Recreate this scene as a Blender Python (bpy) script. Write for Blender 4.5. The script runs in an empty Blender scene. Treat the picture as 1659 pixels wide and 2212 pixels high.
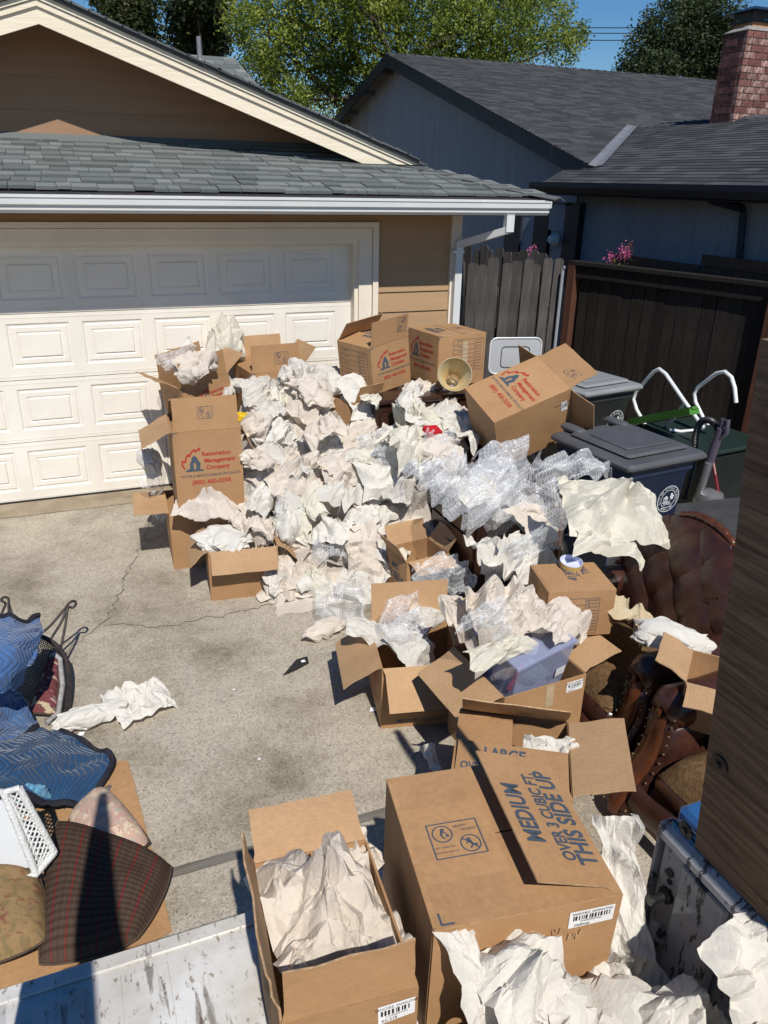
import bpy, bmesh, math, random
import numpy as np
from mathutils import Vector, Matrix, Euler
from mathutils.geometry import delaunay_2d_cdt

# ---------------------------------------------------------------- camera, light, exposure
scn = bpy.context.scene
COL = scn.collection
CAM = np.array([-2.457, -6.925, 2.629])
FPX, CX, CY = 1670.4, 829.44, 1105.92            # focal length and centre for a 1659 x 2212 frame
_dn = np.array([-80.64, 3905.3, FPX]); _dn /= np.linalg.norm(_dn)
_x = np.array([4479.6, -650.3, FPX]); _x -= _x.dot(_dn) * _dn; _x /= np.linalg.norm(_x)
RW = np.stack([_x, np.cross(-_dn, _x), -_dn])     # camera axes -> world axes
cd = bpy.data.cameras.new('camera'); cam = bpy.data.objects.new('camera', cd); COL.objects.link(cam)
cd.sensor_fit = 'VERTICAL'; cd.sensor_height = 24; cd.lens = 24 * FPX / 2212
cd.clip_start = 0.02; cd.clip_end = 800
r_, u_, b_ = RW @ [1, 0, 0], RW @ [0, -1, 0], RW @ [0, 0, -1]
cam.matrix_world = Matrix([[r_[i], u_[i], b_[i], CAM[i]] for i in range(3)] + [[0, 0, 0, 1]])
scn.camera = cam

SUN_EL, SUN_AZ = math.radians(50), math.radians(6)
world = bpy.data.worlds.new('World'); scn.world = world; world.use_nodes = True
wn = world.node_tree.nodes; wl = world.node_tree.links
sky = wn.new('ShaderNodeTexSky'); sky.sky_type = 'NISHITA'; sky.sun_disc = False
sky.sun_elevation = SUN_EL; sky.sun_rotation = math.pi + SUN_AZ
sky.air_density = 1.0; sky.dust_density = 0.0; sky.ozone_density = 6.0
hs_ = wn.new('ShaderNodeHueSaturation'); hs_.inputs['Saturation'].default_value = 1.22; wl.new(sky.outputs[0], hs_.inputs['Color'])
wl.new(hs_.outputs[0], wn['Background'].inputs[0]); wn['Background'].inputs[1].default_value = 0.085
sd = bpy.data.lights.new('sun', 'SUN'); sd.energy = 4.8; sd.angle = math.radians(0.53); sd.color = (1, 0.955, 0.88)
sun = bpy.data.objects.new('sun', sd); COL.objects.link(sun)
ldir = Vector((math.sin(SUN_AZ) * math.cos(SUN_EL), math.cos(SUN_AZ) * math.cos(SUN_EL), -math.sin(SUN_EL)))
sun.rotation_euler = ldir.to_track_quat('-Z', 'Y').to_euler()
sun.location = (-3, -12, 15)
scn.view_settings.view_transform = 'Standard'; scn.view_settings.look = 'None'
scn.view_settings.exposure = 0.0; scn.view_settings.gamma = 1.0; scn.view_settings.use_curve_mapping = False
scn.render.engine = 'CYCLES'
scn.cycles.max_bounces = 6; scn.cycles.transparent_max_bounces = 10
scn.cycles.sample_clamp_indirect = 6

# ---------------------------------------------------------------- helpers
def ray(x, y): return RW @ np.array([(x - CX) / FPX, (y - CY) / FPX, 1.0])
def G(x, y, z=0.0):
    r = ray(x, y); return CAM + r * ((z - CAM[2]) / r[2])
def GY(x, y, Y):
    r = ray(x, y); return CAM + r * ((Y - CAM[1]) / r[1])
def GX(x, y, X):
    r = ray(x, y); return CAM + r * ((X - CAM[0]) / r[0])

def link(name, me, parent=None):
    o = bpy.data.objects.new(name, me); COL.objects.link(o)
    if parent is not None: o.parent = parent
    return o
def mesh(name, verts, faces, mat=None, smooth=None, uv=None):
    me = bpy.data.meshes.new(name)
    me.from_pydata([tuple(v) for v in verts], [], [tuple(f) for f in faces])
    if mat is not None: me.materials.append(mat)
    if smooth is not None:
        me.polygons.foreach_set('use_smooth', [True] * len(me.polygons))
        if smooth < 180: me.set_sharp_from_angle(angle=math.radians(smooth))
    if uv is not None:
        l = me.uv_layers.new(name='UVMap'); idx = np.zeros(len(me.loops), dtype=np.int32)
        me.loops.foreach_get('vertex_index', idx)
        l.data.foreach_set('uv', np.asarray(uv, dtype=np.float32)[idx].ravel())
    me.update(); return me
def tag(o, label=None, cat=None, group=None, kind=None):
    if label: o['label'] = label
    if cat: o['category'] = cat
    if group: o['group'] = group
    if kind: o['kind'] = kind
    return o
def thing(name, label, cat, loc=(0, 0, 0), rot=(0, 0, 0), group=None):
    o = bpy.data.objects.new(name, None); COL.objects.link(o); o.empty_display_size = 0.05
    o.location = tuple(float(v) for v in loc); o.rotation_euler = rot
    return tag(o, label, cat, group)
def copy_tree(o, parent=None):
    c = o.copy(); COL.objects.link(c)
    if parent is not None: c.parent = parent
    for ch in list(o.children): copy_tree(ch, c)
    return c

class MB:
    """collects geometry for one mesh"""
    def __init__(s): s.v = []; s.f = []
    def add(s, v, f):
        n = len(s.v); s.v += [tuple(float(c) for c in p) for p in v]; s.f += [tuple(i + n for i in q) for q in f]; return s
    def box(s, a, b):
        x0, y0, z0 = a; x1, y1, z1 = b
        return s.add([(x0,y0,z0),(x1,y0,z0),(x1,y1,z0),(x0,y1,z0),(x0,y0,z1),(x1,y0,z1),(x1,y1,z1),(x0,y1,z1)],
                     [(0,3,2,1),(4,5,6,7),(0,1,5,4),(1,2,6,5),(2,3,7,6),(3,0,4,7)])
    def bar(s, p, q, w, h, up=(0, 0, 1)):
        p, q = Vector(p), Vector(q); d = (q - p).normalized(); up = Vector(up)
        sx = d.cross(up)
        if sx.length < 1e-4: sx = d.cross(Vector((1, 0, 0)))
        sx.normalize(); sz = sx.cross(d)
        v = []
        for c in (p, q):
            for a, b in ((-1, -1), (1, -1), (1, 1), (-1, 1)): v.append(c + sx * a * w / 2 + sz * b * h / 2)
        return s.add(v, [(0,1,2,3),(7,6,5,4),(0,4,5,1),(1,5,6,2),(2,6,7,3),(3,7,4,0)])
    def prism(s, poly, axis, a, b):
        """extrude a 2-D polygon along an axis"""
        n = len(poly)
        def P(p, c):
            return (c, p[0], p[1]) if axis == 0 else (p[0], c, p[1]) if axis == 1 else (p[0], p[1], c)
        v = [P(p, a) for p in poly] + [P(p, b) for p in poly]
        f = [tuple(range(n)), tuple(range(2 * n - 1, n - 1, -1))] + [(i, i + n, (i + 1) % n + n, (i + 1) % n) for i in range(n)]
        return s.add(v, f)
    def tube(s, pts, rad, n=8, cap=True, closed=False):
        pts = [Vector([float(c) for c in p]) for p in pts]; m = len(pts)
        rad = [rad] * m if not hasattr(rad, '__len__') else rad
        t0 = (pts[1] - pts[0]).normalized(); ref = Vector((0, 0, 1)) if abs(t0.z) < .9 else Vector((1, 0, 0))
        a = t0.cross(ref).normalized(); v = []
        for i, p in enumerate(pts):
            if closed: t = (pts[(i + 1) % m] - pts[i - 1]).normalized()
            else: t = (pts[min(i + 1, m - 1)] - pts[max(i - 1, 0)]).normalized()
            a = (a - t * a.dot(t)).normalized(); b = t.cross(a)
            for k in range(n):
                an = 2 * math.pi * k / n; v.append(p + (a * math.cos(an) + b * math.sin(an)) * rad[i])
        f = [(i * n + k, i * n + (k + 1) % n, (i + 1) * n + (k + 1) % n, (i + 1) * n + k) for i in range(m - 1) for k in range(n)]
        if closed: f += [((m - 1) * n + k, (m - 1) * n + (k + 1) % n, (k + 1) % n, k) for k in range(n)]
        elif cap: f += [tuple(range(n - 1, -1, -1)), tuple(range((m - 1) * n, m * n))]
        return s.add(v, f)
    def lathe(s, prof, n=16, c=(0, 0, 0), cap=True):
        v = [(c[0] + r * math.cos(2 * math.pi * k / n), c[1] + r * math.sin(2 * math.pi * k / n), c[2] + z) for r, z in prof for k in range(n)]
        m = len(prof)
        f = [(i * n + k, i * n + (k + 1) % n, (i + 1) * n + (k + 1) % n, (i + 1) * n + k) for i in range(m - 1) for k in range(n)]
        if cap: f += [tuple(range(n - 1, -1, -1)), tuple(range((m - 1) * n, m * n))]
        return s.add(v, f)
    def build(s, name, mat, parent=None, smooth=None, uv=None):
        return link(name, mesh(name, s.v, s.f, mat, smooth, uv), parent)

def grid_faces(nu, nv): return [(i * nv + j, (i + 1) * nv + j, (i + 1) * nv + j + 1, i * nv + j + 1) for i in range(nu - 1) for j in range(nv - 1)]
def thick(P, t):
    """closed shell from a grid of points P[nu][nv][3], thickness t towards the back"""
    P = np.asarray(P, float); nu, nv = P.shape[:2]
    du = np.gradient(P, axis=0); dv = np.gradient(P, axis=1); n = np.cross(du, dv); n /= np.linalg.norm(n, axis=2, keepdims=True) + 1e-12
    Q = P - n * t; V = np.concatenate([P.reshape(-1, 3), Q.reshape(-1, 3)]); N = nu * nv
    F = grid_faces(nu, nv); F += [tuple(N + k for k in reversed(f)) for f in grid_faces(nu, nv)]
    ring = [(i, 0) for i in range(nu)] + [(nu - 1, j) for j in range(1, nv)] + [(i, nv - 1) for i in range(nu - 2, -1, -1)] + [(0, j) for j in range(nv - 2, 0, -1)]
    ring = [i * nv + j for i, j in ring]
    for k in range(len(ring)):
        a, b = ring[k], ring[(k + 1) % len(ring)]; F.append((a, a + N, b + N, b))
    return V, F
def spline(net, nu, nv):
    """Catmull-Rom surface through a net of points"""
    net = np.asarray(net, float)
    def interp(A, n):
        m = A.shape[0]; t = np.linspace(0, m - 1, n); i = np.minimum(t.astype(int), m - 2); f = (t - i).reshape((-1,) + (1,) * (A.ndim - 1))
        p0 = A[np.maximum(i - 1, 0)]; p1 = A[i]; p2 = A[i + 1]; p3 = A[np.minimum(i + 2, m - 1)]
        return .5 * (2 * p1 + (p2 - p0) * f + (2 * p0 - 5 * p1 + 4 * p2 - p3) * f ** 2 + (3 * p1 - p0 - 3 * p2 + p3) * f ** 3)
    A = interp(net, nu); A = interp(np.swapaxes(A, 0, 1), nv); return np.swapaxes(A, 0, 1)
def vnoise(p, seed=0):
    """smooth value noise on 2-D points"""
    p = np.asarray(p, float); i = np.floor(p).astype(int); f = p - i; f = f * f * (3 - 2 * f)
    def h(a, b):
        n = (a * 374761393 + b * 668265263 + seed * 974711) & 0x7fffffff; n = ((n ^ (n >> 13)) * 1274126177) & 0x7fffffff
        return ((n ^ (n >> 16)) & 0xffff) / 65535.0
    a, b = i[..., 0], i[..., 1]
    return (h(a, b) * (1 - f[..., 0]) + h(a + 1, b) * f[..., 0]) * (1 - f[..., 1]) + (h(a, b + 1) * (1 - f[..., 0]) + h(a + 1, b + 1) * f[..., 0]) * f[..., 1]

# ---------------------------------------------------------------- materials
def nodes(name):
    m = bpy.data.materials.new(name); m.use_nodes = True; nt = m.node_tree
    return m, nt.nodes, nt.links, nt.nodes['Principled BSDF']
def ramp(n, stops):
    r = n.new('ShaderNodeValToRGB'); e = r.color_ramp.elements
    e[0].position, e[0].color = stops[0][0], (*stops[0][1], 1); e[1].position, e[1].color = stops[-1][0], (*stops[-1][1], 1)
    for p, c in stops[1:-1]:
        k = e.new(p); k.color = (*c, 1)
    return r
def tex(n, l, kind, scale, coord='Object', detail=4, mapping=None, rough=.6):
    tc = n.new('ShaderNodeTexCoord'); out = tc.outputs[coord]
    if mapping:
        mp = n.new('ShaderNodeMapping'); mp.inputs['Scale'].default_value = mapping; l.new(out, mp.inputs[0]); out = mp.outputs[0]
    t = n.new('ShaderNodeTex' + kind); l.new(out, t.inputs['Vector']); t.inputs['Scale'].default_value = scale
    if kind == 'Noise': t.inputs['Detail'].default_value = detail; t.inputs['Roughness'].default_value = rough
    return t
def M(name, c1, c2=None, scale=8, rough=.7, bump=0, bscale=40, spec=.3, metal=0, rnd=0, coord='Object', mapping=None, lo=.35, hi=.65, transl=0, bmap=None, detail=4):
    """noise between two colours, optional bump, optional brightness change from piece to piece"""
    m, n, l, b = nodes(name)
    b.inputs['Roughness'].default_value = rough; b.inputs['Specular IOR Level'].default_value = spec; b.inputs['Metallic'].default_value = metal
    if c2 is None: c2 = tuple(c * .85 for c in c1)
    t = tex(n, l, 'Noise', scale, coord, detail, mapping); r = ramp(n, [(lo, c1), (hi, c2)]); l.new(t.outputs[0], r.inputs[0]); out = r.outputs[0]
    if rnd:
        oi = n.new('ShaderNodeObjectInfo'); mr = n.new('ShaderNodeMapRange'); mr.inputs['To Min'].default_value = 1 - rnd; mr.inputs['To Max'].default_value = 1 + rnd
        l.new(oi.outputs['Random'], mr.inputs[0]); hv = n.new('ShaderNodeHueSaturation'); l.new(mr.outputs[0], hv.inputs['Value']); l.new(out, hv.inputs['Color']); out = hv.outputs[0]
    l.new(out, b.inputs['Base Color'])
    if bump:
        t2 = tex(n, l, 'Noise', bscale, coord, 5, bmap or mapping); bp = n.new('ShaderNodeBump'); bp.inputs['Strength'].default_value = bump; bp.inputs['Distance'].default_value = .02
        l.new(t2.outputs[0], bp.inputs['Height']); l.new(bp.outputs[0], b.inputs['Normal'])
    if transl:
        tr = n.new('ShaderNodeBsdfTranslucent'); l.new(out, tr.inputs[0]); mx = n.new('ShaderNodeMixShader'); mx.inputs[0].default_value = transl
        l.new(b.outputs[0], mx.inputs[1]); l.new(tr.outputs[0], mx.inputs[2]); l.new(mx.outputs[0], n['Material Output'].inputs[0])
    return m

def concrete():
    m, n, l, b = nodes('exposed_aggregate_concrete'); b.inputs['Roughness'].default_value = .9; b.inputs['Specular IOR Level'].default_value = .15
    big = tex(n, l, 'Noise', .8, detail=6); rb = ramp(n, [(.28, (.315, .28, .217)), (.5, (.415, .37, .30)), (.72, (.48, .418, .32))]); l.new(big.outputs[0], rb.inputs[0])
    v = tex(n, l, 'Voronoi', 95); rv = ramp(n, [(0, (.74, .74, .74)), (.5, (1, 1, 1)), (1, (1.2, 1.2, 1.2))]); l.new(v.outputs['Color'], rv.inputs[0])
    v2 = tex(n, l, 'Voronoi', 150); sep = n.new('ShaderNodeSeparateColor'); l.new(v2.outputs['Color'], sep.inputs[0])
    rk = ramp(n, [(.0, (.6, .59, .6)), (.05, (.7, .68, .68)), (.08, (1, 1, 1)), (.9, (1, 1, 1))]); l.new(sep.outputs[0], rk.inputs[0])
    fine = tex(n, l, 'Noise', 160, detail=2); rf = ramp(n, [(.3, (.82, .82, .82)), (.7, (1.14, 1.14, 1.14))]); l.new(fine.outputs[0], rf.inputs[0])
    st = tex(n, l, 'Noise', 1.6, detail=9, rough=.72); rs = ramp(n, [(.34, (.60, .58, .54)), (.44, (.84, .82, .79)), (.56, (1, 1, 1))]); l.new(st.outputs[0], rs.inputs[0])
    out = rb.outputs[0]
    for r in (rv, rk, rf, rs):
        mx = n.new('ShaderNodeMix'); mx.data_type = 'RGBA'; mx.blend_type = 'MULTIPLY'; mx.inputs[0].default_value = 1
        l.new(out, mx.inputs[6]); l.new(r.outputs[0], mx.inputs[7]); out = mx.outputs[2]
    l.new(out, b.inputs['Base Color'])
    bp = n.new('ShaderNodeBump'); bp.inputs['Strength'].default_value = .35; bp.inputs['Distance'].default_value = .006
    l.new(v.outputs['Distance'], bp.inputs['Height']); l.new(bp.outputs[0], b.inputs['Normal']); return m

def cardboard(name, c1, c2, flute=False):
    m, n, l, b = nodes(name); b.inputs['Roughness'].default_value = .75; b.inputs['Specular IOR Level'].default_value = .25
    t = tex(n, l, 'Noise', 3, detail=8, rough=.7); r = ramp(n, [(.3, c1), (.6, c2), (.78, tuple(c * .82 for c in c2))]); l.new(t.outputs[0], r.inputs[0])
    f = tex(n, l, 'Noise', 60, detail=3, mapping=(1, 1, 6)); rf = ramp(n, [(.3, (.9, .9, .9)), (.7, (1.08, 1.08, 1.08))]); l.new(f.outputs[0], rf.inputs[0])
    mx = n.new('ShaderNodeMix'); mx.data_type = 'RGBA'; mx.blend_type = 'MULTIPLY'; mx.inputs[0].default_value = 1
    l.new(r.outputs[0], mx.inputs[6]); l.new(rf.outputs[0], mx.inputs[7])
    oi = n.new('ShaderNodeObjectInfo'); mr = n.new('ShaderNodeMapRange'); mr.inputs['To Min'].default_value = .92; mr.inputs['To Max'].default_value = 1.08
    l.new(oi.outputs['Random'], mr.inputs[0]); hv = n.new('ShaderNodeHueSaturation'); l.new(mr.outputs[0], hv.inputs['Value']); l.new(mx.outputs[2], hv.inputs['Color'])
    l.new(hv.outputs[0], b.inputs['Base Color'])
    w = tex(n, l, 'Noise', 6, detail=3); bp = n.new('ShaderNodeBump'); bp.inputs['Strength'].default_value = .22; bp.inputs['Distance'].default_value = .02
    l.new(w.outputs[0], bp.inputs['Height']); out = bp.outputs[0]
    if flute:
        wv = tex(n, l, 'Wave', 22, 'UV'); wv.inputs['Distortion'].default_value = .6; bq = n.new('ShaderNodeBump'); bq.inputs['Strength'].default_value = .10; bq.inputs['Distance'].default_value = .006
        l.new(wv.outputs[1], bq.inputs['Height']); l.new(out, bq.inputs['Normal']); out = bq.outputs[0]
    l.new(out, b.inputs['Normal']); return m

def bubblewrap():
    m, n, l, b = nodes('bubble_wrap_plastic')
    b.inputs['Base Color'].default_value = (.93, .95, .98, 1); b.inputs['Roughness'].default_value = .16; b.inputs['Specular IOR Level'].default_value = .8
    v = tex(n, l, 'Voronoi', 62, 'UV'); v.inputs['Randomness'].default_value = .2
    r = ramp(n, [(.12, (1, 1, 1)), (.42, (.25, .25, .25)), (.5, (0, 0, 0))]); l.new(v.outputs['Distance'], r.inputs[0])
    bp = n.new('ShaderNodeBump'); bp.inputs['Strength'].default_value = .6; bp.inputs['Distance'].default_value = .004
    l.new(r.outputs[0], bp.inputs['Height']); l.new(bp.outputs[0], b.inputs['Normal'])
    ra = ramp(n, [(.0, (.19, .19, .19)), (.36, (.26, .26, .26)), (.46, (.48, .48, .48)), (.6, (.28, .28, .28))]); l.new(v.outputs['Distance'], ra.inputs[0]); l.new(ra.outputs[0], b.inputs['Alpha'])
    return m

def island_shingle(name, stops, scale=150):
    m, n, l, b = nodes(name); b.inputs['Roughness'].default_value = .95; b.inputs['Specular IOR Level'].default_value = .15
    g = n.new('ShaderNodeNewGeometry'); oi = n.new('ShaderNodeObjectInfo'); ad = n.new('ShaderNodeMath'); ad.operation = 'ADD'; l.new(g.outputs['Random Per Island'], ad.inputs[0]); l.new(oi.outputs['Random'], ad.inputs[1])
    fr = n.new('ShaderNodeMath'); fr.operation = 'FRACT'; l.new(ad.outputs[0], fr.inputs[0])
    r = ramp(n, stops); l.new(fr.outputs[0], r.inputs[0])
    t = tex(n, l, 'Noise', scale, detail=3); rf = ramp(n, [(.3, (.6, .6, .6)), (.7, (1.35, 1.35, 1.35))]); l.new(t.outputs[0], rf.inputs[0])
    mx = n.new('ShaderNodeMix'); mx.data_type = 'RGBA'; mx.blend_type = 'MULTIPLY'; mx.inputs[0].default_value = 1
    l.new(r.outputs[0], mx.inputs[6]); l.new(rf.outputs[0], mx.inputs[7]); l.new(mx.outputs[2], b.inputs['Base Color'])
    bp = n.new('ShaderNodeBump'); bp.inputs['Strength'].default_value = .5; bp.inputs['Distance'].default_value = .004; l.new(t.outputs[0], bp.inputs['Height']); l.new(bp.outputs[0], b.inputs['Normal']); return m

def leafmat(name, c1, c2, c3, scale=.9):
    m, n, l, b = nodes(name); b.inputs['Roughness'].default_value = .5; b.inputs['Specular IOR Level'].default_value = .3
    g = n.new('ShaderNodeNewGeometry'); t = tex(n, l, 'Noise', scale, detail=3)
    ad = n.new('ShaderNodeMath'); ad.operation = 'MULTIPLY_ADD'; l.new(g.outputs['Random Per Island'], ad.inputs[0]); ad.inputs[1].default_value = .45; l.new(t.outputs[0], ad.inputs[2])
    r = ramp(n, [(.4, c1), (.7, c2), (1.0, c3)]); l.new(ad.outputs[0], r.inputs[0]); l.new(r.outputs[0], b.inputs['Base Color'])
    tr = n.new('ShaderNodeBsdfTranslucent'); l.new(r.outputs[0], tr.inputs[0]); mx = n.new('ShaderNodeMixShader'); mx.inputs[0].default_value = .35
    l.new(b.outputs[0], mx.inputs[1]); l.new(tr.outputs[0], mx.inputs[2]); l.new(mx.outputs[0], n['Material Output'].inputs[0]); return m

def quilt(name, c1, c2, line):
    """zig-zag quilted cloth, stitched along UV"""
    m, n, l, b = nodes(name); b.inputs['Roughness'].default_value = .85; b.inputs['Specular IOR Level'].default_value = .15
    b.inputs['Sheen Weight'].default_value = .2
    tc = n.new('ShaderNodeTexCoord'); sx = n.new('ShaderNodeSeparateXYZ'); l.new(tc.outputs['UV'], sx.inputs[0])
    def mt(op, a, bb):
        k = n.new('ShaderNodeMath'); k.operation = op
        for i, q in enumerate((a, bb)):
            if isinstance(q, (int, float)): k.inputs[i].default_value = q
            else: l.new(q, k.inputs[i])
        return k.outputs[0]
    wb = tex(n, l, 'Noise', 7, 'UV'); sxw = mt('ADD', sx.outputs[0], mt('MULTIPLY', wb.outputs[0], .05)); zig = mt('PINGPONG', sxw, .07); d = mt('ADD', mt('ADD', sx.outputs[1], mt('MULTIPLY', wb.outputs[0], .05)), mt('MULTIPLY', zig, .8))
    fr = mt('PINGPONG', d, .017); hgt = mt('MULTIPLY', fr, 1 / .017)
    rl = ramp(n, [(.0, line), (.05, line), (.14, c1), (1, c1)]); l.new(hgt, rl.inputs[0])
    t = tex(n, l, 'Noise', 6); rt = ramp(n, [(.35, (1, 1, 1)), (.65, c2)]); l.new(t.outputs[0], rt.inputs[0])
    mx = n.new('ShaderNodeMix'); mx.data_type = 'RGBA'; mx.blend_type = 'MULTIPLY'; mx.inputs[0].default_value = 1
    l.new(rl.outputs[0], mx.inputs[6]); l.new(rt.outputs[0], mx.inputs[7]); l.new(mx.outputs[2], b.inputs['Base Color'])
    sq = mt('POWER', hgt, .5); bp = n.new('ShaderNodeBump'); bp.inputs['Strength'].default_value = .9; bp.inputs['Distance'].default_value = .008; l.new(sq, bp.inputs['Height']); l.new(bp.outputs[0], b.inputs['Normal']); return m

def floral(name, ground, spots, scale, thr=.42):
    """printed cloth: ground colour with blotchy flowers"""
    m, n, l, b = nodes(name); b.inputs['Roughness'].default_value = .85; b.inputs['Specular IOR Level'].default_value = .1
    out = None
    base = tex(n, l, 'Noise', 30, 'UV'); rb = ramp(n, [(.3, tuple(c * .85 for c in ground)), (.7, ground)]); l.new(base.outputs[0], rb.inputs[0]); out = rb.outputs[0]
    for k, (col, sc, th) in enumerate(spots):
        v = tex(n, l, 'Noise', sc * scale, 'UV', detail=3, mapping=(1, 1 + .3 * k, 1)); v.noise_dimensions = '4D'; v.inputs['W'].default_value = 3.7 * k + 1
        r = ramp(n, [(th, (0, 0, 0)), (th + .03, (1, 1, 1))]); l.new(v.outputs[0], r.inputs[0])
        mx = n.new('ShaderNodeMix'); mx.data_type = 'RGBA'; l.new(r.outputs[0], mx.inputs[0]); l.new(out, mx.inputs[6]); mx.inputs[7].default_value = (*col, 1); out = mx.outputs[2]
    l.new(out, b.inputs['Base Color'])
    wv = tex(n, l, 'Noise', 250, 'UV', detail=2); bp = n.new('ShaderNodeBump'); bp.inputs['Strength'].default_value = .4; bp.inputs['Distance'].default_value = .004; l.new(wv.outputs[0], bp.inputs['Height']); l.new(bp.outputs[0], b.inputs['Normal']); return m

def stripes():
    m, n, l, b = nodes('striped_brown_upholstery'); b.inputs['Roughness'].default_value = .9; b.inputs['Specular IOR Level'].default_value = .1
    tc = n.new('ShaderNodeTexCoord'); sx = n.new('ShaderNodeSeparateXYZ'); l.new(tc.outputs['UV'], sx.inputs[0])
    def pp(o, s):
        k = n.new('ShaderNodeMath'); k.operation = 'PINGPONG'; k.inputs[1].default_value = s; l.new(o, k.inputs[0]); q = n.new('ShaderNodeMath'); q.operation = 'DIVIDE'; q.inputs[1].default_value = s; l.new(k.outputs[0], q.inputs[0]); return q.outputs[0]
    r1 = ramp(n, [(0, (.15, .022, .02)), (.07, (.15, .022, .02)), (.11, (.066, .044, .033)), (.50, (.062, .041, .03)), (.55, (.085, .057, .042)), (.62, (.085, .057, .042)), (.66, (.06, .04, .03)), (1, (.064, .042, .031))]); l.new(pp(sx.outputs[0], .045), r1.inputs[0])
    r2 = ramp(n, [(0, (.74, .72, .7)), (.4, (.8, .78, .76)), (.5, (1.15, 1.12, 1.1)), (1, (1.12, 1.1, 1.06))]); l.new(pp(sx.outputs[1], .017), r2.inputs[0])
    mx = n.new('ShaderNodeMix'); mx.data_type = 'RGBA'; mx.blend_type = 'MULTIPLY'; mx.inputs[0].default_value = 1; l.new(r1.outputs[0], mx.inputs[6]); l.new(r2.outputs[0], mx.inputs[7]); l.new(mx.outputs[2], b.inputs['Base Color'])
    wv = tex(n, l, 'Noise', 220, 'UV', detail=2); bp = n.new('ShaderNodeBump'); bp.inputs['Strength'].default_value = .5; bp.inputs['Distance'].default_value = .004; l.new(wv.outputs[0], bp.inputs['Height']); l.new(bp.outputs[0], b.inputs['Normal']); return m

def woodgrain(name, c1, c2, mapping, scale=6, rough=.8, rnd=0, bump=.5, spec=.2):
    m, n, l, b = nodes(name); b.inputs['Roughness'].default_value = rough; b.inputs['Specular IOR Level'].default_value = spec
    t = tex(n, l, 'Noise', scale, detail=8, mapping=mapping, rough=.7); r = ramp(n, [(.3, c1), (.5, tuple((a + d) / 2 for a, d in zip(c1, c2))), (.68, c2)]); l.new(t.outputs[0], r.inputs[0]); out = r.outputs[0]
    if rnd:
        oi = n.new('ShaderNodeObjectInfo'); mr = n.new('ShaderNodeMapRange'); mr.inputs['To Min'].default_value = 1 - rnd; mr.inputs['To Max'].default_value = 1 + rnd
        l.new(oi.outputs['Random'], mr.inputs[0]); hv = n.new('ShaderNodeHueSaturation'); l.new(mr.outputs[0], hv.inputs['Value']); l.new(out, hv.inputs['Color']); out = hv.outputs[0]
    l.new(out, b.inputs['Base Color']); bp = n.new('ShaderNodeBump'); bp.inputs['Strength'].default_value = bump; bp.inputs['Distance'].default_value = .006; l.new(t.outputs[0], bp.inputs['Height']); l.new(bp.outputs[0], b.inputs['Normal']); return m

def chipped(name, paint, under, scale=7, thr=.6, rough=.45, mapping=(1, 1, 1), dirt=(.75, .73, .7)):
    m, n, l, b = nodes(name); b.inputs['Roughness'].default_value = rough; b.inputs['Specular IOR Level'].default_value = .4
    t = tex(n, l, 'Noise', scale, detail=9, mapping=mapping, rough=.75); r = ramp(n, [(thr, paint), (thr + .02, under)]); l.new(t.outputs[0], r.inputs[0])
    d = tex(n, l, 'Noise', 3.5, detail=5); rd = ramp(n, [(.35, (1, 1, 1)), (.7, dirt)]); l.new(d.outputs[0], rd.inputs[0])
    s = tex(n, l, 'Noise', 22, detail=6, mapping=(1, .12, 1)); rs = ramp(n, [(.62, (1, 1, 1)), (.66, (.45, .42, .4))]); l.new(s.outputs[0], rs.inputs[0])
    out = r.outputs[0]
    for q in (rd, rs):
        mx = n.new('ShaderNodeMix'); mx.data_type = 'RGBA'; mx.blend_type = 'MULTIPLY'; mx.inputs[0].default_value = 1; l.new(out, mx.inputs[6]); l.new(q.outputs[0], mx.inputs[7]); out = mx.outputs[2]
    l.new(out, b.inputs['Base Color']); bp = n.new('ShaderNodeBump'); bp.inputs['Strength'].default_value = .4; bp.inputs['Distance'].default_value = .004; bp.invert = True; l.new(r.outputs[0], bp.inputs['Height']); l.new(bp.outputs[0], b.inputs['Normal']); return m

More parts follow.
